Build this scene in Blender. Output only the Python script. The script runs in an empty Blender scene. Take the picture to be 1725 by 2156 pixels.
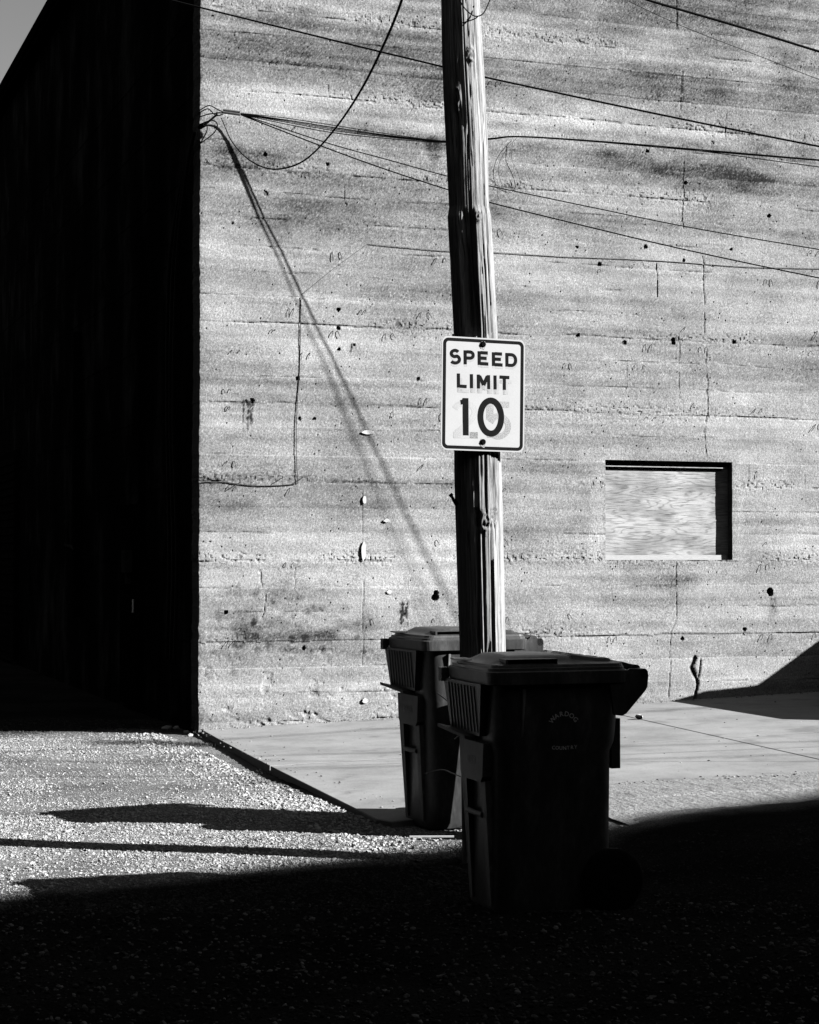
import bpy, math, random
import numpy as np
from mathutils import Vector, Matrix
random.seed(7); rng = np.random.default_rng(7)
PI = math.pi
scene = bpy.context.scene
col = scene.collection

# ------------------------------------------------------------------ camera, sky, sun, exposure
F = 3900.0                                   # focal length for a picture 1725 units wide
EYE = Vector((0, 0, 1.6))
PITCH = math.radians(1.351)
cam_d = bpy.data.cameras.new("camera"); cam = bpy.data.objects.new("camera", cam_d); col.objects.link(cam)
cam.location = EYE; cam.rotation_euler = (PI/2 + PITCH, 0, 0)
cam_d.sensor_fit = 'HORIZONTAL'; cam_d.sensor_width = 36; cam_d.lens = 36*F/1725
cam_d.clip_start = 0.1; cam_d.clip_end = 1500
scene.camera = cam

SUN_AZ = Vector((0.978, -0.208, 0)).normalized()      # horizontal direction towards the sun
SUN_TAN = 0.512
SUN_EL = math.atan(SUN_TAN)
to_sun = Vector((SUN_AZ.x*math.cos(SUN_EL), SUN_AZ.y*math.cos(SUN_EL), math.sin(SUN_EL)))
sun_d = bpy.data.lights.new("sun", 'SUN'); sun_d.energy = 5.0; sun_d.angle = math.radians(0.5); sun_d.color = (1, 1, 1)        # black and white photograph
sun = bpy.data.objects.new("sun", sun_d); col.objects.link(sun)
sun.rotation_euler = to_sun.to_track_quat('Z', 'Y').to_euler(); sun.location = (20, -4, 15)

world = bpy.data.worlds.new("World"); scene.world = world; world.use_nodes = True
wn = world.node_tree; wn.nodes.clear()
w_out = wn.nodes.new('ShaderNodeOutputWorld'); w_bg = wn.nodes.new('ShaderNodeBackground')
w_sky = wn.nodes.new('ShaderNodeTexSky'); w_sky.sky_type = 'NISHITA'; w_sky.sun_disc = False; w_sky.dust_density = 0.0
w_sky.sun_elevation = SUN_EL; w_sky.sun_rotation = math.atan2(SUN_AZ.x, SUN_AZ.y)
w_sep = wn.nodes.new('ShaderNodeSeparateColor')         # black and white film behind a red filter
wn.links.new(w_sky.outputs[0], w_sep.inputs[0]); wn.links.new(w_sep.outputs[0], w_bg.inputs[0])
w_bg.inputs[1].default_value = 0.08
wn.links.new(w_bg.outputs[0], w_out.inputs[0])
scene.view_settings.view_transform = 'Standard'; scene.view_settings.look = 'None'
scene.view_settings.gamma = 1; scene.view_settings.use_curve_mapping = False
scene.view_settings.exposure = 0.92
scene.cycles.max_bounces = 4; scene.cycles.diffuse_bounces = 0

# ------------------------------------------------------------------ frames of reference
C0 = Vector((-1.94, 17.1, 0.0))              # foot of the building corner
YAW = math.radians(20.0)
WA = Vector((math.cos(YAW), math.sin(YAW), 0))   # along the lit wall
WN = Vector((math.sin(YAW), -math.cos(YAW), 0))  # out of the lit wall

def ray(px, py):
    v = Vector(((px-862.5)/F, -(py-1078.0)/F, -1))
    return Matrix.Rotation(PI/2+PITCH, 3, 'X') @ v
def on_wall(px, py, n=0.0):                  # picture place -> (along, height) on a plane n metres in front of the lit wall
    r = ray(px, py); k = ((C0 + WN*n - EYE).dot(WN)) / r.dot(WN)
    p = EYE + r*k; q = p - C0
    return q.dot(WA), p.z
def W(t, n, z): return C0 + WA*t + WN*n + Vector((0, 0, z))
def on_z(px, py, z=0.0):
    r = ray(px, py); k = (z-EYE.z)/r.z
    return EYE + r*k
def at_depth(px, py, d):
    r = ray(px, py); return EYE + r*(d/r.y)
def to_tn(p): q = p-C0; return q.dot(WA), q.dot(WN)

# ------------------------------------------------------------------ numpy noise
_tab = np.random.default_rng(3).random((256, 256))
def vn(x, y, s=0):
    x = np.asarray(x, float)+s*17.37; y = np.asarray(y, float)+s*5.91
    xi = np.floor(x).astype(int); yi = np.floor(y).astype(int)
    fx = x-xi; fy = y-yi; fx = fx*fx*(3-2*fx); fy = fy*fy*(3-2*fy)
    a = _tab[xi & 255, yi & 255]; b = _tab[(xi+1) & 255, yi & 255]
    c = _tab[xi & 255, (yi+1) & 255]; d = _tab[(xi+1) & 255, (yi+1) & 255]
    return (a*(1-fx)+b*fx)*(1-fy)+(c*(1-fx)+d*fx)*fy
def fb(x, y, s=0, o=4):
    r = 0; a = 0.5; t = 0
    for i in range(o):
        r = r+a*vn(x*2**i, y*2**i, s+i*3); t += a; a *= .55
    return r/t
def sstep(a, b, x):
    t = np.clip((x-a)/(b-a), 0, 1); return t*t*(3-2*t)

# ------------------------------------------------------------------ object helpers
def link(name, me, parent=None, mat=None):
    o = bpy.data.objects.new(name, me); col.objects.link(o)
    if parent is not None: o.parent = parent
    if mat is not None and me is not None: me.materials.append(mat)
    return o
def tag(o, label=None, cat=None, group=None, kind=None):
    if label: o['label'] = label
    if cat: o['category'] = cat
    if group: o['group'] = group
    if kind: o['kind'] = kind
    return o
def empty(name, loc=(0, 0, 0), rz=0.0):
    o = bpy.data.objects.new(name, None); col.objects.link(o); o.location = loc; o.rotation_euler = (0, 0, rz); return o

class MB:
    def __init__(s): s.v = []; s.f = []; s.sm = []
    def add(s, vs, fs, smooth=False):
        b = len(s.v); s.v += [tuple(v) for v in vs]; s.f += [tuple(i+b for i in f) for f in fs]; s.sm += [smooth]*len(fs)
    def box(s, x0, x1, y0, y1, z0, z1):
        vs = [(x, y, z) for x in (x0, x1) for y in (y0, y1) for z in (z0, z1)]
        s.add(vs, [(0, 1, 3, 2), (4, 6, 7, 5), (0, 4, 5, 1), (2, 3, 7, 6), (0, 2, 6, 4), (1, 5, 7, 3)])
    def loft(s, rings, caps=True, smooth=False):
        n = len(rings[0]); vs = [p for r in rings for p in r]; fs = []
        for k in range(len(rings)-1):
            for i in range(n):
                j = (i+1) % n; fs.append((k*n+i, k*n+j, (k+1)*n+j, (k+1)*n+i))
        s.add(vs, fs, smooth)
        if caps:
            s.add(rings[0], [tuple(range(n-1, -1, -1))]); s.add(rings[-1], [tuple(range(n))])
    def tube(s, pts, r, n=6, caps=True):
        pts = [Vector(p) for p in pts]; rings = []
        up = Vector((0.13, 0.31, 0.94)).normalized()
        for i, p in enumerate(pts):
            d = (pts[min(i+1, len(pts)-1)]-pts[max(i-1, 0)])
            d = d.normalized() if d.length > 1e-9 else Vector((0, 0, 1))
            a = d.cross(up)
            if a.length < 1e-3: a = d.cross(Vector((1, 0, 0)))
            a.normalize(); b = d.cross(a).normalized()
            rr_ = r[i] if isinstance(r, (list, tuple)) else r
            rings.append([p+a*(math.cos(2*PI*k/n)*rr_)+b*(math.sin(2*PI*k/n)*rr_) for k in range(n)])
        s.loft(rings, caps, True)
    def prism(s, poly, axis, a, b):          # poly of 2D points, extruded along axis
        def P(p, t):
            return {'x': (t, p[0], p[1]), 'y': (p[0], t, p[1]), 'z': (p[0], p[1], t)}[axis]
        n = len(poly); vs = [P(p, a) for p in poly]+[P(p, b) for p in poly]
        fs = [(i, (i+1) % n, n+(i+1) % n, n+i) for i in range(n)]+[tuple(range(n-1, -1, -1)), tuple(range(n, 2*n))]
        s.add(vs, fs)
    def build(s, name, mat, parent=None, recalc=True):
        me = bpy.data.meshes.new(name); me.from_pydata(s.v, [], s.f)
        me.polygons.foreach_set('use_smooth', s.sm); me.update()
        if recalc:
            import bmesh
            bm = bmesh.new(); bm.from_mesh(me); bmesh.ops.recalc_face_normals(bm, faces=bm.faces); bm.to_mesh(me); bm.free()
        return link(name, me, parent, mat)

def rrect(x0, x1, y0, y1, r, z, k=5):
    out = []
    for cx, cy, a0 in ((x1-r, y1-r, 0), (x0+r, y1-r, PI/2), (x0+r, y0+r, PI), (x1-r, y0+r, 3*PI/2)):
        for i in range(k+1):
            a = a0+PI/2*i/k; out.append((cx+r*math.cos(a), cy+r*math.sin(a), z))
    return out
def np_mesh(name, V, Q, smooth=False, colors=None):
    me = bpy.data.meshes.new(name); V = np.asarray(V, np.float32); Q = np.asarray(Q, np.int32); k = Q.shape[1]
    me.vertices.add(len(V)); me.vertices.foreach_set('co', V.ravel())
    me.loops.add(Q.size); me.loops.foreach_set('vertex_index', Q.ravel())
    me.polygons.add(len(Q)); me.polygons.foreach_set('loop_start', np.arange(0, Q.size, k, dtype=np.int32))
    me.polygons.foreach_set('loop_total', np.full(len(Q), k, np.int32))
    me.polygons.foreach_set('use_smooth', np.full(len(Q), smooth, bool))
    if colors is not None:
        at = me.color_attributes.new('tone', 'FLOAT_COLOR', 'POINT')
        c = np.ones((len(V), 4), np.float32); c[:, 0] = c[:, 1] = c[:, 2] = colors
        at.data.foreach_set('color', c.ravel())
    me.update(calc_edges=True); return me
def smooth_curve(pts, k=8):                  # Catmull-Rom through points
    P = [Vector(p) for p in pts]; P = [P[0]*2-P[1]]+P+[P[-1]*2-P[-2]]; out = []
    for i in range(1, len(P)-2):
        for j in range(k):
            t = j/k; a, b, c, d = P[i-1], P[i], P[i+1], P[i+2]
            out.append(0.5*((2*b)+(c-a)*t+(2*a-5*b+4*c-d)*t*t+(3*b-a-3*c+d)*t**3))
    out.append(P[-2]); return out

# ------------------------------------------------------------------ materials
def mat_base(name, rough=0.85):
    m = bpy.data.materials.new(name); m.use_nodes = True; nt = m.node_tree
    b = nt.nodes['Principled BSDF']; b.inputs['Roughness'].default_value = rough
    return m, nt, b
def noise(nt, scale, detail=4, rough=0.55, vec=None, stretch=None):
    n = nt.nodes.new('ShaderNodeTexNoise'); n.inputs['Scale'].default_value = scale
    n.inputs['Detail'].default_value = detail; n.inputs['Roughness'].default_value = rough
    tc = nt.nodes.new('ShaderNodeTexCoord'); src = tc.outputs['Object']
    if stretch:
        mp = nt.nodes.new('ShaderNodeMapping'); mp.inputs['Scale'].default_value = stretch
        nt.links.new(src, mp.inputs[0]); src = mp.outputs[0]
    nt.links.new(src, n.inputs['Vector']); return n.outputs['Fac']
def ramp(nt, src, stops):
    r = nt.nodes.new('ShaderNodeValToRGB'); e = r.color_ramp.elements
    while len(e) < len(stops): e.new(0.5)
    for q, (p, v) in zip(e, stops): q.position = p; q.color = (v, v, v, 1)
    nt.links.new(src, r.inputs[0]); return r.outputs[0]
def mul(nt, a, b, op='MULTIPLY'):
    m = nt.nodes.new('ShaderNodeMath'); m.operation = op
    for i, s in enumerate((a, b)):
        if isinstance(s, (int, float)): m.inputs[i].default_value = s
        else: nt.links.new(s, m.inputs[i])
    return m.outputs[0]
def bump(nt, b, src, dist, strength=1.0, prev=None):
    n = nt.nodes.new('ShaderNodeBump'); n.inputs['Distance'].default_value = dist; n.inputs['Strength'].default_value = strength
    nt.links.new(src, n.inputs['Height'])
    if prev is not None: nt.links.new(prev, n.inputs['Normal'])
    nt.links.new(n.outputs[0], b.inputs['Normal']); return n.outputs[0]
def simple(name, v, var=0.25, scale=20, rough=0.8, bd=0.002, metallic=0.0, stretch=None, spec=None):
    m, nt, b = mat_base(name, rough)
    n = noise(nt, scale, 6, 0.6, stretch=stretch)
    c = ramp(nt, n, [(0.25, v*(1-var)), (0.75, v*(1+var))]); nt.links.new(c, b.inputs['Base Color'])
    if bd: bump(nt, b, n, bd, 0.6)
    b.inputs['Metallic'].default_value = metallic
    if spec is not None: b.inputs['Specular IOR Level'].default_value = spec
    return m

# concrete of the lit wall: tone from the mesh, aggregate grain from noise
M_WALL, nt, b = mat_base("board_formed_concrete", 0.95)
b.inputs['Specular IOR Level'].default_value = 0.15
va = nt.nodes.new('ShaderNodeVertexColor'); va.layer_name = 'tone'
n1 = noise(nt, 120, 2, 0.8); n2 = noise(nt, 70, 4, 0.8); n3 = noise(nt, 1.6, 8, 0.62, stretch=(0.7, 1, 2.2))
c = mul(nt, va.outputs[0], ramp(nt, n1, [(0.30, 0.30), (0.42, 0.88), (0.58, 1.08), (0.72, 1.65)]))
c = mul(nt, c, ramp(nt, n2, [(0.30, 0.45), (0.42, 0.92), (0.6, 1.06), (0.74, 1.35)]))
c = mul(nt, c, ramp(nt, n3, [(0.3, 0.82), (0.7, 1.16)]))
nt.links.new(c, b.inputs['Base Color'])
bump(nt, b, n1, 0.0016, 0.6)

M_SIDE, nt, b = mat_base("side_wall_shaded_concrete", 0.95)  # same concrete as the lit wall, with its shade darkened into the colour
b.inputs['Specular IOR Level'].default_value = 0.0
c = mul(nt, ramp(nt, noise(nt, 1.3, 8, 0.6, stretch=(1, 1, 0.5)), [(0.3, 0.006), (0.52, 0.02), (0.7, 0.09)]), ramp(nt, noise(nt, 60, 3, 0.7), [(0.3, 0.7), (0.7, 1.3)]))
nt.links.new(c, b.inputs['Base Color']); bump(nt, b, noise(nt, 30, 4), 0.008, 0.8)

M_SLAB, nt, b = mat_base("smooth_slab_concrete", 0.9)
b.inputs['Specular IOR Level'].default_value = 0.2
c = mul(nt, ramp(nt, noise(nt, 1.4, 9, 0.68), [(0.32, 0.27), (0.5, 0.36), (0.68, 0.43)]), ramp(nt, noise(nt, 110, 3, 0.85), [(0.3, 0.70), (0.45, 0.98), (0.7, 1.25)]))
c = mul(nt, c, ramp(nt, noise(nt, 3.1, 3, 0.5), [(0.28, 0.72), (0.40, 1.0)]))
c = mul(nt, c, ramp(nt, noise(nt, 16, 6, 0.8), [(0.30, 0.80), (0.40, 1.0), (0.7, 1.04)]))
nt.links.new(c, b.inputs['Base Color']); bump(nt, b, noise(nt, 160, 3), 0.0015, 0.5)

M_APRON, nt, b = mat_base("worn_broom_concrete", 0.95)
b.inputs['Specular IOR Level'].default_value = 0.15
rg = noise(nt, 5, 6, 0.75, stretch=(6.0, 1.0, 1)); pt = noise(nt, 85, 3, 0.8)
c = mul(nt, ramp(nt, rg, [(0.35, 0.26), (0.6, 0.46)]), ramp(nt, pt, [(0.34, 0.35), (0.48, 0.95), (0.7, 1.4)]))
nt.links.new(c, b.inputs['Base Color'])
bump(nt, b, pt, 0.01, 0.9, bump(nt, b, rg, 0.02, 0.8))

M_GROUND, nt, b = mat_base("gritty_ground", 0.95)
b.inputs['Specular IOR Level'].default_value = 0.0
g1 = noise(nt, 90, 5, 0.8); g2 = noise(nt, 1.1, 6, 0.6)
c = mul(nt, ramp(nt, g1, [(0.38, 0.08), (0.50, 0.28), (0.65, 0.52)]), ramp(nt, g2, [(0.35, 0.6), (0.6, 1.1)]))
va = nt.nodes.new('ShaderNodeVertexColor'); va.layer_name = 'tone'; c = mul(nt, c, va.outputs[0])
nt.links.new(c, b.inputs['Base Color']); bump(nt, b, g1, 0.02, 1.0)

M_STONE, nt, b = mat_base("crushed_limestone", 0.85)
b.inputs['Specular IOR Level'].default_value = 0.03
va = nt.nodes.new('ShaderNodeVertexColor'); va.layer_name = 'tone'
c = mul(nt, va.outputs[0], ramp(nt, noise(nt, 150, 3, 0.7), [(0.3, 0.75), (0.7, 1.15)])); nt.links.new(c, b.inputs['Base Color'])

M_POLE, nt, b = mat_base("weathered_pole_wood", 0.85)
b.inputs['Specular IOR Level'].default_value = 0.05
va = nt.nodes.new('ShaderNodeVertexColor'); va.layer_name = 'tone'
gr = noise(nt, 60, 5, 0.7, stretch=(1, 1, 0.035)); gf = noise(nt, 220, 3, 0.7, stretch=(1, 1, 0.05))
c = mul(nt, va.outputs[0], ramp(nt, gr, [(0.3, 0.55), (0.5, 1.0), (0.7, 1.25)])); c = mul(nt, c, ramp(nt, gf, [(0.3, 0.7), (0.7, 1.2)]))
nt.links.new(c, b.inputs['Base Color']); bump(nt, b, gr, 0.008, 0.9)

M_PLY, nt, b = mat_base("weathered_plywood", 0.9)
b.inputs['Specular IOR Level'].default_value = 0.15
rn = noise(nt, 1.6, 3, 0.45, stretch=(0.45, 1, 3.4)); sw = mul(nt, mul(nt, rn, 120.0), 0.0, 'SINE')
fine = noise(nt, 7, 5, 0.65, stretch=(0.9, 1, 24)); big = noise(nt, 2.5, 4, 0.6, stretch=(1, 1, 2))
c = mul(nt, ramp(nt, mul(nt, sw, 1.0, 'ADD'), [(0.0, 0.33), (0.40, 0.49), (1.0, 0.52)]), ramp(nt, fine, [(0.34, 0.25), (0.42, 0.85), (0.47, 1.0), (0.62, 1.06)]))
c = mul(nt, c, ramp(nt, big, [(0.36, 0.62), (0.60, 1.14)])); nt.links.new(c, b.inputs['Base Color']); bump(nt, b, fine, 0.004, 0.7)

def plastic(name, v, rough):
    m, nt, b = mat_base(name, rough); b.inputs['Specular IOR Level'].default_value = 0.28
    sc = noise(nt, 5, 8, 0.7, stretch=(1.5, 1.5, 0.5)); dirt = noise(nt, 45, 5, 0.75, stretch=(1, 1, 0.35))
    c = mul(nt, ramp(nt, sc, [(0.35, v*0.6), (0.52, v), (0.68, v*2.0)]), ramp(nt, dirt, [(0.35, 0.7), (0.6, 1.0), (0.75, 1.7)]))
    nt.links.new(c, b.inputs['Base Color'])
    r = ramp(nt, sc, [(0.3, rough-0.08), (0.7, rough+0.12)]); nt.links.new(r, b.inputs['Roughness'])
    bump(nt, b, noise(nt, 300, 2), 0.0006, 0.5); return m
M_BIN = plastic("dark_cart_plastic", 0.075, 0.42)
M_SCUFF = plastic("scuffed_cart_plastic", 0.12, 0.6)
M_RUBBER = simple("black_rubber", 0.008, 0.3, 40, 0.9, spec=0.05)
M_CABLE = simple("black_cable_jacket", 0.010, 0.3, 40, 0.9, 0, spec=0.05)
M_RUST = simple("rusted_wire", 0.035, 0.4, 60, 0.8, 0)
M_GALV = simple("galvanised_metal", 0.32, 0.25, 25, 0.45, 0.0005, 0.6)
M_PALEWIRE = simple("pale_thin_cable", 0.22, 0.4, 30, 0.7, 0)
M_TIMBER = simple("pale_batten_wood", 0.55, 0.2, 18, 0.8, 0.002, stretch=(1, 1, 8))
M_DARKMETAL = simple("dark_painted_metal", 0.008, 0.4, 8, 0.9, 0.001, spec=0.0)
M_DULL = simple("dull_metal", 0.07, 0.4, 12, 0.9, 0.001, spec=0.0)
M_PRINT = simple("pale_cart_print", 0.78, 0.25, 160, 0.7, 0)
M_BRICK = simple("dark_brick", 0.05, 0.3, 5, 0.9, 0.004)
M_GLASS = simple("dark_window_glass", 0.02, 0.1, 2, 0.15, 0)
M_WEED = simple("dry_weeds", 0.05, 0.5, 9, 0.8, 0)
M_PATCH = simple("white_caulk", 0.72, 0.1, 30, 0.8, 0.002)

M_SIGNW, nt, b = mat_base("sign_white_sheeting", 0.45)
c = mul(nt, ramp(nt, noise(nt, 4, 6, 0.6), [(0.3, 0.56), (0.7, 0.63)]), ramp(nt, noise(nt, 90, 3, 0.7), [(0.3, 0.95), (0.7, 1.03)]))
nt.links.new(c, b.inputs['Base Color'])
M_SIGNB = simple("sign_black_ink", 0.012, 0.3, 25, 0.9, 0, spec=0.08)
def ghost(name, v0, v1, scale=260):
    m, nt, b = mat_base(name, 0.6)
    c = mul(nt, ramp(nt, noise(nt, scale, 3, 0.8), [(0.42, v0), (0.58, v1)]), ramp(nt, noise(nt, 7, 3), [(0.3, 0.85), (0.7, 1.1)]))
    nt.links.new(c, b.inputs['Base Color']); return m
M_GHOST = ghost("faded_old_lettering", 0.24, 0.58)
M_GHOST2 = ghost("faded_old_lettering_light", 0.44, 0.60)
M_GHOSTD = ghost("worn_dark_old_lettering", 0.04, 0.50, 320)

# ------------------------------------------------------------------ the building (lit wall with real relief)
bld = empty("concrete_building", C0, YAW)
tag(bld, "tall board-formed concrete building with one sunlit wall and one black shaded wall", "building")
ROOF = 8.85
wu0, wz1 = on_wall(1275, 968); wu1, wz0 = on_wall(1543, 1179)
wz1 = (wz1 + on_wall(1543, 973)[1])/2
DU = 0.0115
Ug = np.arange(0, 8.35, DU); Zg = np.arange(-0.25, 7.45, DU)
def snap(A, v): i = int(np.argmin(abs(A-v))); A[i] = v; return i
iu0, iu1, iz0, iz1 = snap(Ug, wu0), snap(Ug, wu1), snap(Zg, wz0), snap(Zg, wz1)
NS = 26                                       # columns that wrap round the corner
Ua = np.concatenate([-np.arange(NS, 0, -1)*DU, Ug])
U, Z = np.meshgrid(Ua, Zg)
LIFT = [0.05, 0.80, 1.547, 2.293, 3.03, 3.79, 4.50, 5.22, 5.96, 6.72]
disp = np.zeros_like(U); tone = np.full(U.shape, 0.37)
# every board of the formwork sits a little differently
zs = []
for a, c_ in zip(LIFT[:-1], LIFT[1:]):
    h = c_-a; zs += [a, a+h*0.36+random.uniform(-.02, .02), a+h*0.69+random.uniform(-.02, .02)]
zs += [LIFT[-1], LIFT[-1]+.25, LIFT[-1]+.5, 9]
zs = [-1]+zs
wav = 0.016*(fb(U*1.3, Z*0.8, 2, 5)-0.5)*2
for k in range(len(zs)-1):
    sel = (Z+wav >= zs[k]) & (Z+wav < zs[k+1])
    off = random.uniform(-.0025, .0025); tilt = random.uniform(-.0035, .0035); sh = random.uniform(-0.05, 0.05)
    fr = (Z+wav-zs[k])/(zs[k+1]-zs[k])
    seg = np.floor(U/3.1+random.random()*5).astype(int)
    rs = np.array([random.uniform(-1, 1) for _ in range(16)])[seg % 16]
    disp = np.where(sel, disp+off+tilt*(fr-.5)+rs*0.0014, disp)
    tone = np.where(sel, tone+sh+rs*0.012, tone)
def groove(zc, w, depth, seed, keep):         # broken horizontal joint
    global disp, tone
    zz = zc+0.016*(fb(U*1.3, zc*9+0*U, seed, 4)-.5)*2
    g = np.exp(-((Z+wav-zz)/w)**2)
    m = sstep(keep, keep+.15, fb(U*2.1, zc*7+0*U, seed+5, 4))*(0.5+vn(U*40, Z*40, seed))
    m = m*sstep(.30, .5, fb(U*7, Z*3, seed+9, 3)); disp -= depth*g*m; tone -= 0.10*g*m
for k, zc in enumerate(zs[1:-1]):
    if any(abs(zc-l) < 1e-6 for l in LIFT): groove(zc, 0.009, 0.009, k*3+1, 0.44)
    else: groove(zc, 0.008, 0.006, k*3+1, 0.52)
# honeycombed, pitted concrete along each pour line
for k, zc in enumerate(LIFT):
    amt = sstep(0.42, 0.66, fb(U*0.75+3*k, zc*3+0*U, 21+k, 3))
    below = np.exp(-np.abs(Z-(zc+0.03))/0.055)
    pit = sstep(0.62, 0.80, vn(U*46, Z*60, 31+k)+0.25*(vn(U*95, Z*95, 41)-.5))*amt*below
    disp -= 0.010*pit; tone -= 0.15*pit
    tone += 0.05*np.exp(-((Z-zc+0.012)/0.012)**2)*sstep(.45, .6, fb(U*1.7, zc*2+0*U, 70+k, 3))
# coarse grain, scattered pin holes, general patina
rough = np.where(Z > 5.2, 1.2, 1.0)*(0.7+0.6*fb(U*1.2, Z*1.5, 61, 3))
disp += (rng.random(U.shape)-.5)*0.0022*rough
disp += 0.003*(fb(U*9, Z*9, 8, 4)-.5)
disp += 0.010*(fb(U*0.9, Z*2.1, 9, 3)-.5)
pin = (rng.random(U.shape) > 0.9982); disp -= pin*0.009; tone -= pin*0.16
pale = (rng.random(U.shape) > 0.988); tone += pale*0.14
tone += 0.15*(fb(U*0.45, Z*3.4, 11, 6)-.5)*2+0.10*(fb(U*1.8, Z*2.4, 12, 5)-.5)*2+.06*(fb(U*4, Z*9, 16, 6)-.5)*2+.10*(fb(U*.22+.8*fb(U*.9, Z, 18, 3), Z*15, 17, 4)-.5)*2
st_ = fb(U*0.35, Z*11, 14, 3); tone += .06*sstep(.62, .76, st_)-.04*sstep(.64, .78, 1-st_)
grime = sstep(.42, .68, fb(U*.7, Z*2.6, 15, 5))+.6*sstep(4.3, 5.6, Z)+.25
tone -= .15*(rng.random(U.shape) < .13*grime)*rng.random(U.shape)+.02*grime; tone += .13*(rng.random(U.shape) < .08)+(rng.random(U.shape)-.5)*.13
tone += .02-.06*sstep(4.4, 6.2, Z)
tone += 0.09*(fb(U*0.16, Z*0.9, 13, 3)-.5)*2
def blob(px, py, rx, ry, amt, ragged=0.5, seed=0):
    global tone
    u, z = on_wall(px, py); s = 0.00455
    d = np.sqrt(((U-u)/(rx*s))**2+((Z-z)/(ry*s))**2)
    d = d+(ragged+.35)*(fb(U*2.2, Z*7, 80+seed, 5)-.5)*2.4
    tone += amt*(1-sstep(0.25, 1.25, d))
blob(760, 222, 560, 40, 0.11, .5, 1); blob(1350, 268, 480, 30, 0.12, .4, 2); blob(640, 190, 240, 18, .07, .4, 21)
blob(850, 305, 190, 28, -0.13, .5, 3); blob(912, 318, 16, 30, -0.20, .5, 4); blob(760, 268, 120, 14, -.10, .4, 22)
blob(1400, 345, 330, 34, -0.13, .7, 5); blob(1560, 385, 300, 40, -0.08, .9, 6); blob(1180, 330, 200, 22, -.10, .8, 51); blob(1690, 330, 120, 22, -.10, .8, 23)
blob(1500, 20, 460, 130, -0.09, .7, 7); blob(1680, 20, 160, 60, -0.08, .8, 8); blob(760, 90, 330, 75, -0.06, .6, 9)
blob(1250, 180, 300, 60, -0.05, .6, 10); blob(500, 330, 110, 26, -.12, .5, 24); blob(1620, 250, 60, 50, -.1, .8, 25)
blob(1200, 610, 120, 32, 0.08, .6, 11); blob(1470, 600, 90, 30, .07, .6, 26); blob(560, 1062, 40, 18, 0.10, .3, 12)
blob(600, 440, 260, 30, -.05, .6, 27); blob(560, 1010, 250, 190, -.03, .6, 28)
blob(720, 1470, 46, 34, 0.15, .7, 13); blob(520, 1370, 90, 26, 0.08, .6, 14); blob(460, 1470, 60, 50, .05, .6, 29)
blob(1370, 1225, 100, 36, -0.11, .5, 15); blob(1430, 1290, 130, 60, -.05, .5, 30); blob(1430, 1315, 40, 22, .12, .5, 31)
blob(610, 1345, 150, 40, -0.15, .9, 16); blob(650, 1275, 110, 60, -.09, 1.1, 32); blob(510, 1325, 24, 34, -.12, .5, 60); blob(1130, 640, 60, 40, .05, .5, 33)
blob(1259, 1080, 16, 110, .10, .5, 34); blob(1560, 1080, 14, 110, .08, .5, 35); blob(770, 1310, 14, 40, -.08, .4, 36)
blob(1629, 1275, 13, 34, -.12, .6, 37); blob(925, 1285, 14, 36, -.06, .6, 38)
# spattered dark spots low on the left
for k in range(150):
    px = random.gauss(600, 90); py = random.gauss(1310, 75)
    if px < 440 or px > 780: continue
    u, z = on_wall(px, py); r = random.uniform(.008, .045)*(1.6 if k < 12 else 1)
    i0, i1 = np.searchsorted(Ua, [u-r*2, u+r*2]); j0, j1 = np.searchsorted(Zg, [z-r*2, z+r*2])
    s = np.s_[j0:j1, i0:i1]
    d = np.hypot(U[s]-u, Z[s]-z)/r+0.7*(vn(U[s]*45, Z[s]*45, k)-.5)
    tone[s] -= random.uniform(.03, .12)*(1-sstep(.7, 1.05, d))
def seg_dist(pts):
    P = [on_wall(*p) for p in pts]; D = np.full(U.shape, 9.0)
    u_ = [p[0] for p in P]; z_ = [p[1] for p in P]
    i0, i1 = np.searchsorted(Ua, [min(u_)-.2, max(u_)+.2]); j0, j1 = np.searchsorted(Zg, [min(z_)-.1, max(z_)+.1]); s = np.s_[j0:j1, i0:i1]
    Us, Zs = U[s], Z[s]; ds = np.full(Us.shape, 9.0)
    wob = 0.018*(fb(Us*9, Zs*9, int(pts[0][0]) % 50, 3)-.5)*2
    for (a, b_), (c_, d_) in zip(P[:-1], P[1:]):
        L = max((c_-a)**2+(d_-b_)**2, 1e-9); t = np.clip(((Us-a)*(c_-a)+(Zs-b_)*(d_-b_))/L, 0, 1)
        ds = np.minimum(ds, np.hypot(Us+wob-(a+t*(c_-a)), Zs-(b_+t*(d_-b_))))
    D[s] = ds; return D
def crack(pts, w, depth, dark):
    global disp, tone
    if w < .0125: w *= .75; depth *= .75; dark *= .8
    D = seg_dist(pts); g = np.exp(-(D/(w*(.45+1.1*fb(U*6, Z*6, 6, 3))))**2)*sstep(.22, .45, fb(U*11, Z*11, 5, 3)); disp -= depth*g; tone -= dark*g
crack([(1410, 1470), (1412, 1330), (1425, 1300), (1425, 1185)], .008, .010, .16)
crack([(1463, 1385), (1457, 1405), (1470, 1440), (1464, 1478)], .017, .030, .30)
crack([(1476, 1390), (1470, 1425)], .012, .020, .25)
crack([(1488, 742), (1490, 860), (1484, 905), (1488, 965)], .009, .012, .18)
crack([(1430, 702), (1429, 842)], .008, .008, .12); crack([(1480, 540), (1484, 650), (1483, 700)], .008, .010, .14)
crack([(1383, 555), (1384, 625)], .009, .012, .2); crack([(1440, 330), (1438, 480)], .009, .010, .15)
crack([(1423, 0), (1428, 60)], .012, .012, .16); crack([(1436, 150), (1434, 230)], .010, .010, .14)
crack([(1527, 300), (1530, 240)], .008, .008, .12); crack([(693, 180), (693, 210)], .008, .006, .10)
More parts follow.
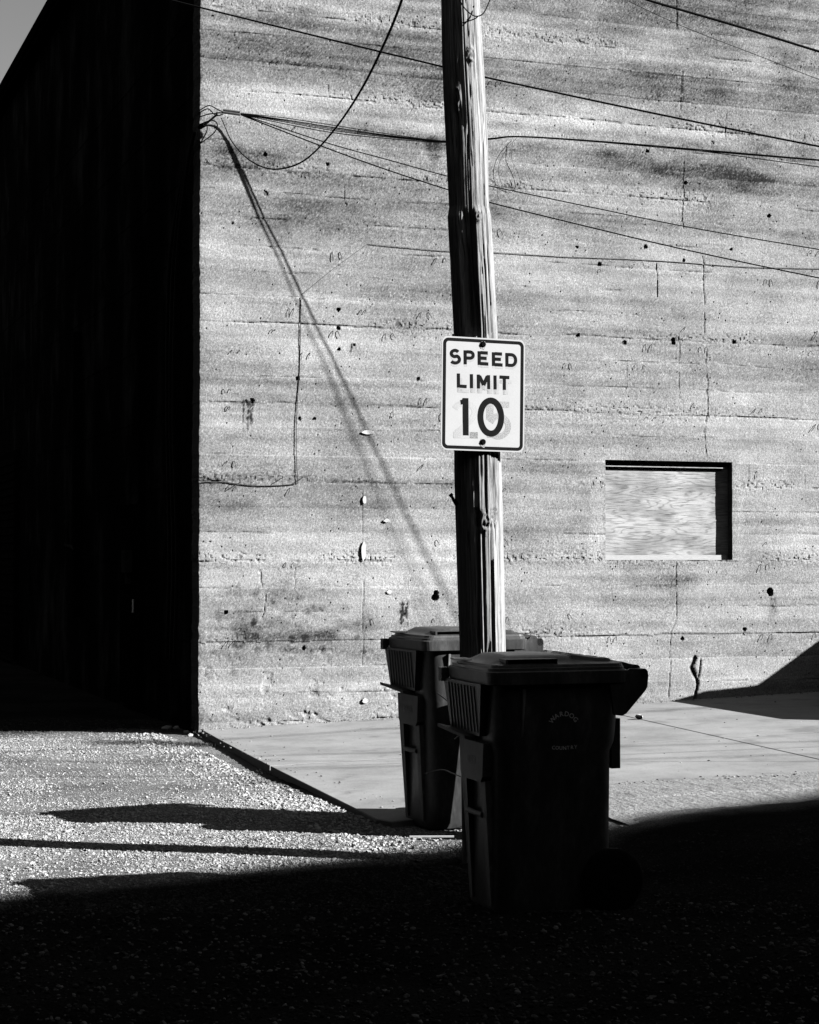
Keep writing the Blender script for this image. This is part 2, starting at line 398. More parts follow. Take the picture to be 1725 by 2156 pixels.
crack([(725, 390), (725, 420)], .007, .006, .16); crack([(1695, 1000), (1696, 1060)], .007, .006, .12)
crack([(545, 1200), (560, 1260), (552, 1300)], .009, .010, .14); crack([(620, 1240), (622, 1190)], .008, .006, .1)
crack([(765, 1400), (764, 1190), (763, 1040)], .010, .006, .07); crack([(1105, 1300), (1104, 1400)], .009, .006, .07)
# round tie holes and knocked-out spots
for px, py, r, dp in ((713, 652, 3.2, 1), (713, 691, 3.5, 1), (713, 735, 3.2, 1), (661, 882, 3, 1), (631, 882, 3, 1), (690, 345, 3.5, 1), (1263, 556, 4, 1), (1217, 706, 3.5, 1), (1315, 722, 5, .6),
                      (1418, 714, 4, 1), (1419, 721, 4, 1), (1546, 720, 4, 1), (1360, 520, 4, .8), (1440, 548, 3, 1), (1540, 525, 3, 1), (558, 325, 4, 1), (916, 1258, 7, 2), (918, 1249, 5, 2), (1621, 1245, 7, 2), (1623, 1249, 6, 2),
                      (1363, 318, 4, 1), (1444, 385, 4, .7), (1620, 455, 4, 1), (490, 470, 3, .5), (745, 726, 3, .5), (627, 797, 4, 1), (880, 798, 3.5, .6), (640, 1365, 4, 1), (475, 1290, 4, .8), (940, 1412, 3, 1),
                      (530, 844, 5, .6), (518, 846, 4, .4), (1437, 1345, 4, 1), (1568, 1325, 4, 1), (560, 408, 5, .4), (1500, 300, 5, .3), (1215, 520, 3, .5), (1500, 560, 3, .4)):
    u, z = on_wall(px, py); r = r*.0047
    D = np.hypot(U-u, Z-z)+0.008*(vn(U*60, Z*60, 3)-.5)
    g = 1-sstep(r*.75, r*1.15, D); disp -= .03*dp*g; tone -= .30*min(dp, 1)*g
# dark drips
def drips(px, y0, y1, w, n, amt, seed):
    global tone, disp
    for k in range(n):
        x = px+random.uniform(-w, w); D = seg_dist([(x, y0+random.uniform(0, 8)), (x+random.uniform(-2, 2), y0+(y1-y0)*random.uniform(.5, 1))])
        g = (1-sstep(.006, .014, D))*(vn(U*70, Z*50, seed+k) > .45); tone -= amt*g
drips(525, 842, 915, 12, 7, .26, 3); drips(851, 1266, 1318, 8, 9, .34, 5); drips(745, 722, 742, 8, 6, .22, 8); drips(1629, 1258, 1290, 6, 5, .08, 9)
# base of the wall: dirt, spalls
low = np.exp(-np.maximum(Z-0.0, 0)/0.10); tone -= 0.08*low*sstep(.35, .6, fb(U*3, Z*8, 90, 4)); disp -= 0.02*low*sstep(.5, .7, fb(U*7, Z*10, 91, 4))
sp = sstep(.62, .78, fb(U*7, Z*7, 93, 4))*np.exp(-np.maximum(Z, 0)/0.5)*(U < 4); disp -= 0.018*sp; tone += .02*sp
tone = np.clip(.365+(tone-.365)*1.05, 0.025, 0.78)
tone = np.where(U < -.012, tone*.07, tone)          # shade of the side wall put into the tone from the corner on
edge = np.exp(-np.abs(U)/0.03)
ru = 0.006*(fb(0*U, Z*4, 95, 4)-.5)*2+0.008*(fb(0*U+.3, Z*23+.7*np.sin(Z*3), 96, 4)-.5)*2
X = np.where(U >= 0, U+ru*np.exp(-np.maximum(U, 0)/.05), ru)
Y = np.where(U >= 0, -disp+0.006*edge, -U)
X = np.where(U < 0, X+disp*.8*(1-edge), X)
Vw = np.stack([X, Y, Z], -1).reshape(-1, 3); nu = len(Ua); nz = len(Zg)
J, I = np.meshgrid(np.arange(nz-1), np.arange(nu-1), indexing='ij')
hole = (I >= iu0+NS) & (I < iu1+NS) & (J >= iz0) & (J < iz1)
J, I = J[~hole], I[~hole]
Q = np.stack([J*nu+I, J*nu+I+1, (J+1)*nu+I+1, (J+1)*nu+I], -1)
# reveals of the window opening, in the same mesh
RD = 0.115
loop = [iz0*nu+i for i in range(iu0+NS, iu1+NS)]+[j*nu+iu1+NS for j in range(iz0, iz1)]+[iz1*nu+i for i in range(iu1+NS, iu0+NS, -1)]+[j*nu+iu0+NS for j in range(iz1, iz0, -1)]
n0 = len(Vw); ex = Vw[loop].copy(); ex[:, 1] = RD
Vw = np.vstack([Vw, ex]); m = len(loop)
Qr = [[loop[(k+1) % m], loop[k], n0+k, n0+(k+1) % m] for k in range(m)]
Q = np.vstack([Q, np.array(Qr)])
cols = np.concatenate([tone.ravel(), np.full(m, .25)])
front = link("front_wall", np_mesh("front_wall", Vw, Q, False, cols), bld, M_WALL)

mb = MB()                                    # the rest of the shell behind and beyond the visible part
ue = 8.35-DU; ue = float(Ug[-1]); ze = float(Zg[-1])
mb.add([(ue, 0, -.3), (22, 0, -.3), (22, 0, ROOF), (ue, 0, ROOF)], [(0, 1, 2, 3)])
mb.add([(0, 0, ze), (ue, 0, ze), (ue, 0, ROOF), (0, 0, ROOF)], [(0, 1, 2, 3)])
me = mb.build("front_wall_outer", M_WALL, bld, False)
at = me.data.color_attributes.new('tone', 'FLOAT_COLOR', 'POINT')
at.data.foreach_set('color', [v for _ in range(8) for v in (.36, .36, .36, 1)])
me.name = "outer_wall"
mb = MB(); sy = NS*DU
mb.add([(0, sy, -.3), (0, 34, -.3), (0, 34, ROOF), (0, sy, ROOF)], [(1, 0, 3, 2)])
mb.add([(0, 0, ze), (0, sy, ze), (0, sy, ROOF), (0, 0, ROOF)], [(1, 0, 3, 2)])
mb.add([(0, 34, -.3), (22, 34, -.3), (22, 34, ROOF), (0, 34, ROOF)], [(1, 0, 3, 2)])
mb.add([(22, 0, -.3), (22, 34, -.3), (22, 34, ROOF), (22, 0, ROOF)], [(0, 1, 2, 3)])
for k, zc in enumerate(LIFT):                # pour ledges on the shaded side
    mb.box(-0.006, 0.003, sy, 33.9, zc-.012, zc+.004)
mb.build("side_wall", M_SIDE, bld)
mb = MB(); mb.box(-.02, 22.02, -.02, 34.02, ROOF, ROOF+.12); mb.build("roof", M_DARKMETAL, bld)
mb = MB(); mb.box(-.16, -.021, 0, 34, ROOF-.10, ROOF+.10); mb.box(-.19, -.161, 0, 34, ROOF-.02, ROOF+.14); mb.build("eaves_gutter", M_DARKMETAL, bld)

# things fixed to the shaded side wall
def side_at(px, py, n=0.0):                  # place on the side wall -> local y, z
    r = ray(px, py); q = C0 - WA*n
    k = (q-EYE).dot(WA)/r.dot(WA); p = EYE+r*k
    return (p-C0).dot(-WN), p.z
def side_strip(name, px, y_top, y_bot, w, dpt, mat):
    ya, zt = side_at(px, y_top); yb, zb = side_at(px, y_bot); y_ = (ya+yb)/2
    mb = MB(); mb.box(-dpt, -.003, y_-w/2, y_+w/2, min(zt, zb), max(zt, zb)); return mb.build(name, mat, bld)
side_strip("downpipe", 170, 700, 1300, .10, .09, M_DARKMETAL); side_strip("downpipe", 306, 500, 1210, .07, .07, M_DARKMETAL)
for i, px in enumerate((362, 370, 378)):
    y_, _ = side_at(px, 700); mb = MB()
    mb.tube(smooth_curve([(-.03, .12, 5.55), (-.04, y_*.5, 5.2), (-.03, y_, 4.4), (-.045, y_+.03*i, 3), (-.03, y_-.05, 1.6), (-.04, y_, .6)], 8), .016, 6); mb.build("riser_cable", M_CABLE, bld)
y_, _ = side_at(284, 1190); mb = MB(); mb.box(-.13, -.003, y_-.10, y_+.10, 1.42, 1.66); mb.box(-.10, -.003, y_-.05, y_+.05, 1.30, 1.42)
mb.build("meter_box", M_DULL, bld)
y_, _ = side_at(150, 1130); mb = MB(); mb.tube([(-.06, y_, 2.05), (-.06, y_, 1.72), (-.06, y_-.7, 1.68)], .035, 8); mb.build("elbow_pipe", M_DULL, bld)
# door and roller door far down the side wall
ya, _ = side_at(300, 1200); yb, _ = side_at(262, 1200)
mb = MB(); mb.box(-.05, -.003, ya, yb, 0, 2.15); dr = mb.build("side_door", M_DARKMETAL, bld)
mb = MB(); mb.tube([(-.08, ya+.08, 1.0), (-.08, ya+.08, 1.14)], .012, 6); mb.build("handle", M_GALV, dr)
ya, _ = side_at(40, 1200); yb = ya+2.6
mb = MB(); mb.box(-.05, -.003, ya, yb, 0, 3.2); rd = mb.build("roller_door", M_DARKMETAL, bld)
sl = None
for k in range(26):
    if sl is None:
        mb = MB(); mb.prism([(-.09, 0), (-.052, .01), (-.052, .105), (-.07, .105)], 'y', ya+.05, yb-.05); sl = mb.build("slat", simple("dull_slat_metal", .014, .3, 6, .9, spec=0), rd)
    else:
        c_ = sl.copy(); col.objects.link(c_); c_.location = (0, 0, k*.12)

# ------------------------------------------------------------------ boarded window in the lit wall
win = empty("boarded_window", W(0, 0, 0), 0); win.parent = bld; win.location = (0, 0, 0)
def box_part(name, x0, x1, y0, y1, z0, z1, mat, parent):
    mb = MB(); mb.box(x0, x1, y0, y1, z0, z1); return mb.build(name, mat, parent)
box_part("plywood_panel", wu0-.02, wu1+.02, .092, .11, wz0-.02, wz1+.02, M_PLY, win)
box_part("sill_batten", wu0+.002, wu1-.035, .062, .0915, wz0+.001, wz0+.050, M_TIMBER, win)
box_part("head_batten", wu0+.002, wu1-.06, .052, .0915, wz1-.064, wz1-.055, M_PLY, win)

# tie wires: little bent pairs left in the concrete
twire = []
def tie(px, py, lean1, lean2, gap, ln):
    for sgn, lean in ((-1, lean1), (1, lean2)):
        if random.random() < .15: continue
        u, z = on_wall(px+sgn*gap/2, py)
        if wu0-.05 < u < wu1+.05 and wz0-.06 < z < wz1+.03: continue
        L = ln*.0047*random.uniform(.5, 1.2); lean += random.uniform(-.35, .35); mb = MB()
        p = [(u, .005, z), (u+lean*L*.1, -.010, z-L*.1), (u+lean*L*.5, -.018, z-L*.6), (u+lean*L*.8, -.016, z-L)]
        mb.tube(p, .0036, 4); twire.append(mb.build("tie_wire", M_RUST, bld, False))
ROWS = [(1022, 0), (1135, 1), (1187, 0), (1305, 1), (1352, 0), (970, 1), (852, 0), (820, 1), (686, 0), (735, 1), (636, 1), (515, 0), (440, 0), (345, 1), (246, 1), (112, 0)]
for ri, (yy, par) in enumerate(ROWS):
    off = (random.uniform(0, 80) if ri > 2 else 40)
    for k in range(12):
        px = 470+off*0.5+k*112*(1.25 if par else 1.0)+random.uniform(-10, 10)
        if px > 1730 or random.random() < (.52 if yy > 600 else .72): continue
        u, _ = on_wall(px, yy)
        sl_ = 0.0000905*(1170-yy)          # lines of the wall run towards its vanishing point
        tie(px, yy+(px-425)*sl_+random.uniform(-4, 4), random.choice((-.7, -.3, .1, .5))+random.uniform(-.1, .1), random.choice((-.6, -.2, .3, .6))+random.uniform(-.1, .1), random.uniform(6, 20), random.uniform(6, 17))

# white caulk blobs on the wall
for px, py, rx, ry in ((765, 1162, 5, 20), (767, 1052, 4, 9), (774, 910, 15, 4), (814, 1096, 7, 4), (819, 1246, 6, 4), (768, 1475, 6, 6)):
    u, z = on_wall(px, py); mb = MB(); n = 14
    pts = [(u+rx*.0047*math.cos(2*PI*k/n)*random.uniform(.75, 1.15), z+ry*.0047*math.sin(2*PI*k/n)*random.uniform(.75, 1.15)) for k in range(n)]
    mb.prism(pts, 'y', -.014, .004); mb.build("caulk_patch", M_PATCH, bld)

# thin cable stapled to the wall
def wall_pt(px, py, n=.008): u, z = on_wall(px, py, n); return (u, -n, z)
mb = MB(); mb.tube(smooth_curve([wall_pt(*p) for p in ((424, 1015), (470, 1015), (500, 1019), (540, 1023), (590, 1022), (622, 1019))], 6), .0042, 6)
mb.tube([wall_pt(*p) for p in ((627, 1019), (624, 960), (624, 900), (626, 850), (631, 780), (633, 700), (634, 626))], .0036, 6)
for p in ((585, 1012), (627, 1012), (492, 1024)):
    a = Vector(wall_pt(*p)); mb.tube([a+Vector((-.05, 0, -.03)), a, a+Vector((.05, 0, .03))], .004, 4)
mb.build("wall_cable", M_RUST, bld)
mb = MB(); mb.tube([wall_pt(*p) for p in ((636, 620), (700, 568), (775, 513))], .0022, 5)
mb.tube(smooth_curve([wall_pt(*p) for p in ((775, 513), (860, 521), (940, 528), (1045, 531), (1180, 540), (1300, 544), (1420, 551), (1560, 561), (1730, 565))], 5), .0036, 6)
mb.build("wall_cable", M_PALEWIRE, bld)
mb = MB(); mb.tube(smooth_curve([wall_pt(*p, .03) for p in ((1090, 288), (1064, 318), (1050, 352), (1056, 386), (1072, 396), (1086, 400), (1096, 388), (1090, 362), (1078, 335), (1080, 300))], 6), .0022, 5)
mb.build("loose_wire_loop", M_RUST, bld)

# ------------------------------------------------------------------ ground
def slab_z(t, n): return np.clip(0.0+0.028*np.asarray(t, float), -0.05, 0.5)-0.0022*np.asarray(n, float)
GZ = -0.055
def ground_z(x, y):
    x = np.asarray(x, float); y = np.asarray(y, float)
    t = (x-C0.x)*WA.x+(y-C0.y)*WA.y; n = (x-C0.x)*WN.x+(y-C0.y)*WN.y
    z = GZ+0.035*(fb(x*0.5, y*0.5, 101, 3)-.5)*2*np.exp(-np.hypot(x+2, y-13)/9)
    z = z-0.05*sstep(0.0, 0.6, t)*(1-sstep(5.4, 6.4, n))*(n > -1)                # dug out under the slab
    rise = sstep(.5, 1.3, t)*sstep(5.8, 6.6, n)*(1-sstep(8.0, 9.5, n)); z = z+rise*(.055+.028*np.clip(t, 0, 4)*.8)
    return z
xs = np.unique(np.concatenate([np.linspace(-450, -30, 8), np.linspace(-30, -5, 14), np.arange(-5, 4.5, .06), np.linspace(4.5, 30, 16), np.linspace(30, 450, 8)]))
ys = np.unique(np.concatenate([np.linspace(-450, -20, 8), np.linspace(-20, 5, 10), np.arange(5, 19, .06), np.linspace(19, 60, 14), np.linspace(60, 700, 8)]))
GX, GY = np.meshgrid(xs, ys); GZv = ground_z(GX, GY)
fine_m = (GX > -5) & (GX < 4.5) & (GY > 5) & (GY < 19)
GZv = GZv+np.where(fine_m, (rng.random(GX.shape)-.5)*.010, 0)
nx = len(xs); J, I = np.meshgrid(np.arange(len(ys)-1), np.arange(nx-1), indexing='ij'); J = J.ravel(); I = I.ravel()
pA = on_z(300, 1567, GZ); pB = on_z(600, 1640, GZ); pC = on_z(660, 1655, GZ)
def SOIL_SHADE(x, y):                               # yard stone with dark soil patches; foreground and alley shade put into the tone
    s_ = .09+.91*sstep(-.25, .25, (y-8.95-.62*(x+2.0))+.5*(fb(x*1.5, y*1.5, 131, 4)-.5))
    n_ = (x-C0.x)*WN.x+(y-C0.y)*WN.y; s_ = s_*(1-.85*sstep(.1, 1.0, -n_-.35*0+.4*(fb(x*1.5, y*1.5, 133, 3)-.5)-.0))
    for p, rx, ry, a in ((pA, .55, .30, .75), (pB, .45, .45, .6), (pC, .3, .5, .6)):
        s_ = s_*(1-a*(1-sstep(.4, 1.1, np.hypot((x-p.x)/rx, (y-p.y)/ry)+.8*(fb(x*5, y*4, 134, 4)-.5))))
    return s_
g = link("ground", np_mesh("ground", np.stack([GX, GY, GZv], -1).reshape(-1, 3), np.stack([J*nx+I, J*nx+I+1, (J+1)*nx+I+1, (J+1)*nx+I], -1), True, SOIL_SHADE(GX, GY).ravel()), None, M_GROUND); tag(g, kind='structure')

# slabs of the pavement, cut by their joints
pave = empty("pavement", C0, YAW); tag(pave, kind='structure')
outline = [(0.02, .02), (14, .02), (14, 6.2), (8, 5.95), (4.6, 5.62), (3.1, 5.42), (2.3, 5.30), (1.75, 5.22), (1.3, 5.45), (.9, 5.8), (.4, 5.98), (-.25, 6.05), (-.30, 5.9), (-.25, 4.8), (-.19, 3.6), (-.13, 2.4), (-.05, 1.0)]
def tn_px(px, py, z): return to_tn(on_z(px, py, z))
Aj = (tn_px(1315, 1508, .10), tn_px(1725, 1590, .12)); Bj = (tn_px(620, 1608, 0), tn_px(1640, 1547, .11))
def clip(poly, p, q, side, gap=.006):
    d = Vector((q[0]-p[0], q[1]-p[1])).normalized(); nn = Vector((-d.y, d.x))*side
    f = lambda a: (a[0]-p[0])*nn.x+(a[1]-p[1])*nn.y-gap
    out = []
    for a, b_ in zip(poly, poly[1:]+poly[:1]):
        fa, fb_ = f(a), f(b_)
        if fa >= 0: out.append(a)
        if fa*fb_ < 0: s = fa/(fa-fb_); out.append((a[0]+(b_[0]-a[0])*s, a[1]+(b_[1]-a[1])*s))
    return out
for sa in (1, -1):
    for sb in (1, -1):
        pl = clip(clip(outline, *Aj, sa), *Bj, sb, .015)
        if len(pl) < 3: continue
        top = [(t, -n, float(slab_z(t, n))) for t, n in pl]; bot = [(t, -n, -0.22) for t, n in pl]
        bev = [(t, -n, float(slab_z(t, n))-.006) for t, n in pl]
        cx = sum(p[0] for p in top)/len(top); cy = sum(p[1] for p in top)/len(top)
        ins = []
        for (x, y, z) in top:
            dx, dy = cx-x, cy-y; L = math.hypot(dx, dy); ins.append((x+dx/L*.006, y+dy/L*.006, z))
        k = len(pl); mb = MB()
        mb.loft([bot, bev, ins], False); mb.add(ins, [tuple(range(k))])
        s_ = mb.build("slab", M_SLAB, pave)
for p_, q_, w__ in ((Aj[0], Aj[1], .0075), (Bj[0], Bj[1], .0155)):      # tar in the joints
    a_ = Vector((p_[0], p_[1])); b_ = Vector((q_[0], q_[1])); d_ = (b_-a_).normalized(); nn_ = Vector((-d_.y, d_.x))*w__; a_ = a_-d_*(2.2 if p_ is Aj[0] else 0); b_ = b_+d_*6
    mb = MB(); K = 60; P_ = [a_+(b_-a_)*i/K for i in range(K+1)]
    mb.add([((p+nn_).x, -(p+nn_).y, float(slab_z(p.x, p.y))-.003) for p in P_]+[((p-nn_).x, -(p-nn_).y, float(slab_z(p.x, p.y))-.003) for p in P_], [(i, i+1, K+2+i, K+1+i) for i in range(K)]); mb.build("joint_filler", M_CABLE, pave, False)
s_ = None
mb = MB(); mb.box(.05, 14, -6, -.02, -.16, -.06); mb.build("bedding", M_GROUND, pave)

# rough, worn concrete of the street apron
A0 = np.concatenate([np.arange(1.0, 5.4, .016), np.arange(5.4, 13, .1)]); N0 = np.concatenate([np.arange(5.15, 7.6, .016), np.arange(7.6, 9.5, .05)])
TT, NN = np.meshgrid(A0, N0)
near_edge = 6.95-0.10*np.minimum(TT, 6)+0.3*(fb(TT*1.2, 0*TT, 111, 4)-.5)*2+np.where(TT > 2.2, 3.0*sstep(2.2, 3.6, TT), 0)
ZZ = slab_z(TT, 5.3)+.002-0.065*sstep(5.4, 8.5, NN)
bd_ = np.interp(TT, [1, 1.3, 1.75, 2.3, 3.1, 4.6, 8, 14], [5.75, 5.45, 5.22, 5.30, 5.42, 5.62, 5.95, 6.2])-.03+.05*(fb(TT*5, NN*5, 117, 3)-.5)
ZZ = ZZ+(.010*(fb(TT*2, NN*2, 112, 4)-.5)*2+(rng.random(TT.shape)-.5)*.005+.005*(fb(TT*24-NN*5, NN*1.6, 113, 3)-.5))*sstep(5.3, 5.6, NN)
fall = sstep(-.12, .10, NN-near_edge+.1*(fb(TT*6, NN*6, 115, 3)-.5)); ZZ = np.where(NN < bd_, ZZ-.04, ZZ); ZZ = ZZ*(1-fall)+(ground_z(C0.x+TT*WA.x+NN*WN.x, C0.y+TT*WA.y+NN*WN.y)-.03)*fall
crk = np.exp(-((NN-(5.62+.16*TT+.15*(fb(TT*2, 0*TT, 114, 3)-.5)))/.02)**2)*(TT > 1.6)*(TT < 4); ZZ -= .018*crk
Vv = np.stack([TT, -NN, ZZ], -1).reshape(-1, 3); k = len(A0); J, I = np.meshgrid(np.arange(len(N0)-1), np.arange(k-1), indexing='ij'); J = J.ravel(); I = I.ravel()
ap = link("street_apron", np_mesh("street_apron", Vv, np.stack([J*k+I, (J+1)*k+I, (J+1)*k+I+1, J*k+I+1], -1), False), None, M_APRON)
ap.location = C0; ap.rotation_euler = (0, 0, YAW); tag(ap, kind='structure')

# gravel: loose crushed stones
ico = np.array([(0, 0, 1), (.894, 0, .447), (.276, .851, .447), (-.724, .526, .447), (-.724, -.526, .447), (.276, -.851, .447), (.724, .526, -.447), (-.276, .851, -.447), (-.894, 0, -.447), (-.276, -.851, -.447), (.724, -.526, -.447), (0, 0, -1)])
icf = np.array([(0, 1, 2), (0, 2, 3), (0, 3, 4), (0, 4, 5), (0, 5, 1), (1, 6, 2), (2, 7, 3), (3, 8, 4), (4, 9, 5), (5, 10, 1), (1, 10, 6), (2, 6, 7), (3, 7, 8), (4, 8, 9), (5, 9, 10), (6, 11, 10), (6, 7, 11), (7, 8, 11), (8, 9, 11), (9, 10, 11)])
oct_ = np.array([(1, 0, 0), (-1, 0, 0), (0, 1, 0), (0, -1, 0), (0, 0, 1), (0, 0, -1)], float); ocf = np.array([(0, 2, 4), (2, 1, 4), (1, 3, 4), (3, 0, 4), (2, 0, 5), (1, 2, 5), (3, 1, 5), (0, 3, 5)])
def stones(x, y, r, tones, name, small=False, zf=None):
    ico, icf = (oct_, ocf) if small else (globals()['ico'], globals()['icf'])
    nvv = len(ico); N = len(x); jit = 1+.28*(rng.random((N, nvv, 1))-.5)*2
    P = ico[None]*jit*(r[:, None]*np.stack([.8+.5*rng.random(N), .7+.4*rng.random(N), .45+.35*rng.random(N)], -1))[:, None, :]
    a = rng.random(N)*2*PI; b_ = (rng.random(N)-.5)*1.2
    c_, s_ = np.cos(b_)[:, None], np.sin(b_)[:, None]; Yr = P[:, :, 1]*c_-P[:, :, 2]*s_; Zr = P[:, :, 1]*s_+P[:, :, 2]*c_
    c_, s_ = np.cos(a)[:, None], np.sin(a)[:, None]; Xr = P[:, :, 0]*c_-Yr*s_; Yr = P[:, :, 0]*s_+Yr*c_
    zz = (ground_z(x, y) if zf is None else zf)+r*.18
    V = np.stack([Xr+x[:, None], Yr+y[:, None], Zr+zz[:, None]], -1).reshape(-1, 3)
    Fc = (icf[None]+(np.arange(N)*nvv)[:, None, None]).reshape(-1, 3)
    return link(name, np_mesh(name, V, Fc, False, np.repeat(tones, nvv)), None, M_STONE)
def scatter(n, y0, y1, dens_fn):
    y = y0+(y1-y0)*rng.random(n); x = (rng.random(n)*2-1)*(.235*y)+.0
    t = (x-C0.x)*WA.x+(y-C0.y)*WA.y; nn = (x-C0.x)*WN.x+(y-C0.y)*WN.y
    k = ~((t > -.30) & (nn < 6.1) & (nn > -.5)) & ~((t > 1.0) & (nn < 7.3)) & ~((t > 0) & (nn < .5)) & (rng.random(n) < dens_fn(x, y, t, nn))
    return x[k], y[k], t[k], nn[k]
def df(x, y, t, n):
    d = .45+.75*sstep(.40, .62, fb(x*.9, y*.7, 121, 4))
    d = np.where((t > -1.9) & (t < -.5) & (n > 1.4) & (n < 4.2), d*.40, d)
    d = np.where(x > .9, d*.25, d)
    return d
x, y, t, nn = scatter(190000, 8.6, 18.8, lambda *a: df(*a)*1.0)
st = stones(x, y, .003+.0055*rng.random(len(x)), (.32+.34*rng.random(len(x)))*SOIL_SHADE(x, y), "gravel", True); tag(st, kind='stuff')
x, y, t, nn = scatter(42000, 8.6, 18.6, df)
r = .005+.009*rng.random(len(x))**3+np.where((t > -.75) & (t < -.25), .005, 0)
st = stones(x, y, r, (.40+.28*rng.random(len(x)))*SOIL_SHADE(x, y), "gravel"); tag(st, kind='stuff')
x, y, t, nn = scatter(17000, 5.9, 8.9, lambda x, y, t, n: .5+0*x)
st = stones(x, y, .005+.010*rng.random(len(x))**2.5, .02+.17*rng.random(len(x))**4, "gravel"); tag(st, kind='stuff')  # foreground stones: the big shadow is put into their dark tones
gt = np.concatenate([rng.random(900)*8, rng.random(700)*7+1, .1+rng.random(160)*6, -.15+.2*rng.random(120)]); gn = np.concatenate([.03+.16*rng.random(900)**2.5, 0*rng.random(700), .2+rng.random(160)*4.8, .2+5.5*rng.random(120)])
ge = np.interp(gt[900:1600], [1, 1.3, 1.75, 2.3, 3.1, 4.6, 8, 14], [5.75, 5.45, 5.22, 5.30, 5.42, 5.62, 5.95, 6.2]); gn[900:1600] = ge+.02+.12*rng.standard_normal(700)*.5
gx = C0.x+gt*WA.x+gn*WN.x; gy = C0.y+gt*WA.y+gn*WN.y
st = stones(gx, gy, .0025+.009*rng.random(len(gx))**3, .12+.5*rng.random(len(gx)), "grit", False, slab_z(gt, gn)+.001); tag(st, kind='stuff')
# a few larger stones lying along the kerb foot and at the building corner
ORD = ["first", "second", "third", "fourth", "fifth", "sixth", "seventh", "eighth", "ninth", "tenth", "eleventh", "twelfth"]
for ki, (px, py, s_) in enumerate(sorted(((350, 1533, .045), (372, 1535, .05), (392, 1541, .035), (400, 1548, .03), (515, 1583, .03), (530, 1588, .03), (590, 1622, .035), (808, 1712, .04), (798, 1718, .03), (770, 1704, .03), (700, 1668, .03), (640, 1648, .03)))):
    p = on_z(px, py, GZ+.01); o = stones(np.array([p.x]), np.array([p.y]), np.array([s_]), np.array([.68]), "kerb_stone")
    o.name = "stone"; tag(o, "pale crushed stone by the pavement edge, "+ORD[ki]+" from the left of the row", "stone", "larger stones along the pavement edge")
p = on_z(1346, 1513, .11); o = stones(np.array([0.]), np.array([0.]), np.array([.040]), np.array([.9]), "stone")
o.location = (p.x, p.y, .11-float(ground_z(0., 0.))+.012); tag(o, "single pale stone lying on the smooth pavement slab behind the bins", "stone")

# weeds
def weeds(name, spots, label):
    mb = MB()
    for px, py, z, w, h, n in spots:
        p = on_z(px, py, z)
        for k in range(n):
            q = Vector((p.x+random.gauss(0, w), p.y+random.gauss(0, w*.6), z+random.uniform(-.01, .0)))
            d = Vector((random.gauss(0, .6), random.gauss(0, .6), random.uniform(.25, 1))).normalized()*h*random.uniform(.4, 1)
            s_ = Vector((-d.y, d.x, 0)).normalized()*.0022
            mb.add([q-s_, q+s_, q+d*.6+s_*.8, q+d+Vector((0, 0, -.3*d.length*.3))], [(0, 1, 2, 3)])
    return tag(mb.build(name, M_WEED, None, False), kind='stuff')
weeds("weeds", [(270, 1566, GZ, .24, .05, 1300), (400, 1570, GZ, .12, .06, 700), (430, 1590, GZ, .10, .04, 120), (570, 1626, GZ, .10, .03, 160), (660, 1640, GZ, .09, .03, 220), (730, 1668, GZ, .08, .03, 160)], "")
weeds("weeds", [(1500, 1682, .01, .13, .04, 500), (1450, 1665, .02, .06, .02, 120), (1310, 1742, -.03, .05, .03, 120), (1380, 1735, -.03, .08, .03, 150)], "")
weeds("weeds", [(640, 1508, .01, .07, .04, 260), (570, 1508, .0, .03, .03, 60), (1458, 1474, .12, .03, .02, 40), (1404, 1474, .11, .05, .04, 70), (745, 1500, .02, .03, .02, 40)], "")
weeds("weeds", [(985, 1790, GZ, .10, .10, 90), (960, 1745, GZ, .03, .10, 14), (405, 1549, GZ, .02, .09, 12), (840, 1778, GZ, .06, .05, 60)], "")

# ------------------------------------------------------------------ utility pole
PD = 10.1
cl = [(-900, 938), (-400, 955), (0, 971), (130, 976), (300, 985), (450, 990), (700, 1003), (830, 1005), (1000, 1007), (1380, 1016), (1807, 1024), (1840, 1025)]
rl = [(-900, 36), (0, 40.5), (140, 44), (300, 44), (435, 42), (455, 46), (700, 46), (1000, 49.5), (1200, 49), (1380, 47.5), (1840, 52)]
ky = [k[0] for k in cl]; kx = [k[1] for k in cl]; ry_ = [k[0] for k in rl]; rx_ = [k[1] for k in rl]
zb = -.25; zt = 9.0; NR = 820; NT = 176
zz = np.linspace(zb, zt, NR); zz = np.concatenate([np.linspace(zb, 4.75, NR-50), np.linspace(4.78, zt, 50)])
pyz = 1170-(zz-1.6)*F/PD                      # matching picture row
pxc = np.interp(pyz, ky, kx); rad = np.interp(pyz, ry_, rx_)*PD/F
# soften the straight pieces
ker = np.hanning(31); ker /= ker.sum()
pxc = np.convolve(np.pad(pxc, 15, 'edge'), ker, 'valid')
cxw = (pxc-862.5)/F*PD
TH, ZP = np.meshgrid(np.linspace(0, 2*PI, NT, endpoint=False), zz)
ROWP = np.repeat(pyz[:, None], NT, 1)
def per(fr, zf, s, o=3):                      # noise periodic in angle: sample on a cylinder
    return fb(np.cos(TH)*fr+31, np.sin(TH)*fr+ZP*zf+57, s, o)
arc = np.degrees(TH)                          # 270 = towards the camera, 0/360 = right
g1 = fb(arc/9.0, ZP*.55, 141, 3); g2 = fb(arc/3.4, ZP*1.0, 142, 3)
dR = 0.006*(per(1.2, .5, 140)-.5)*2
ck1 = 1-sstep(.0, .035, np.abs(g1-.5)); ck2 = 1-sstep(0, .06, np.abs(g2-.5))
dR -= 0.010*ck1*sstep(.4, .55, fb(arc/30, ZP*.8, 143, 2)); dR -= .005*ck2
dR += .0025*(rng.random((1, NT))-.5)*2
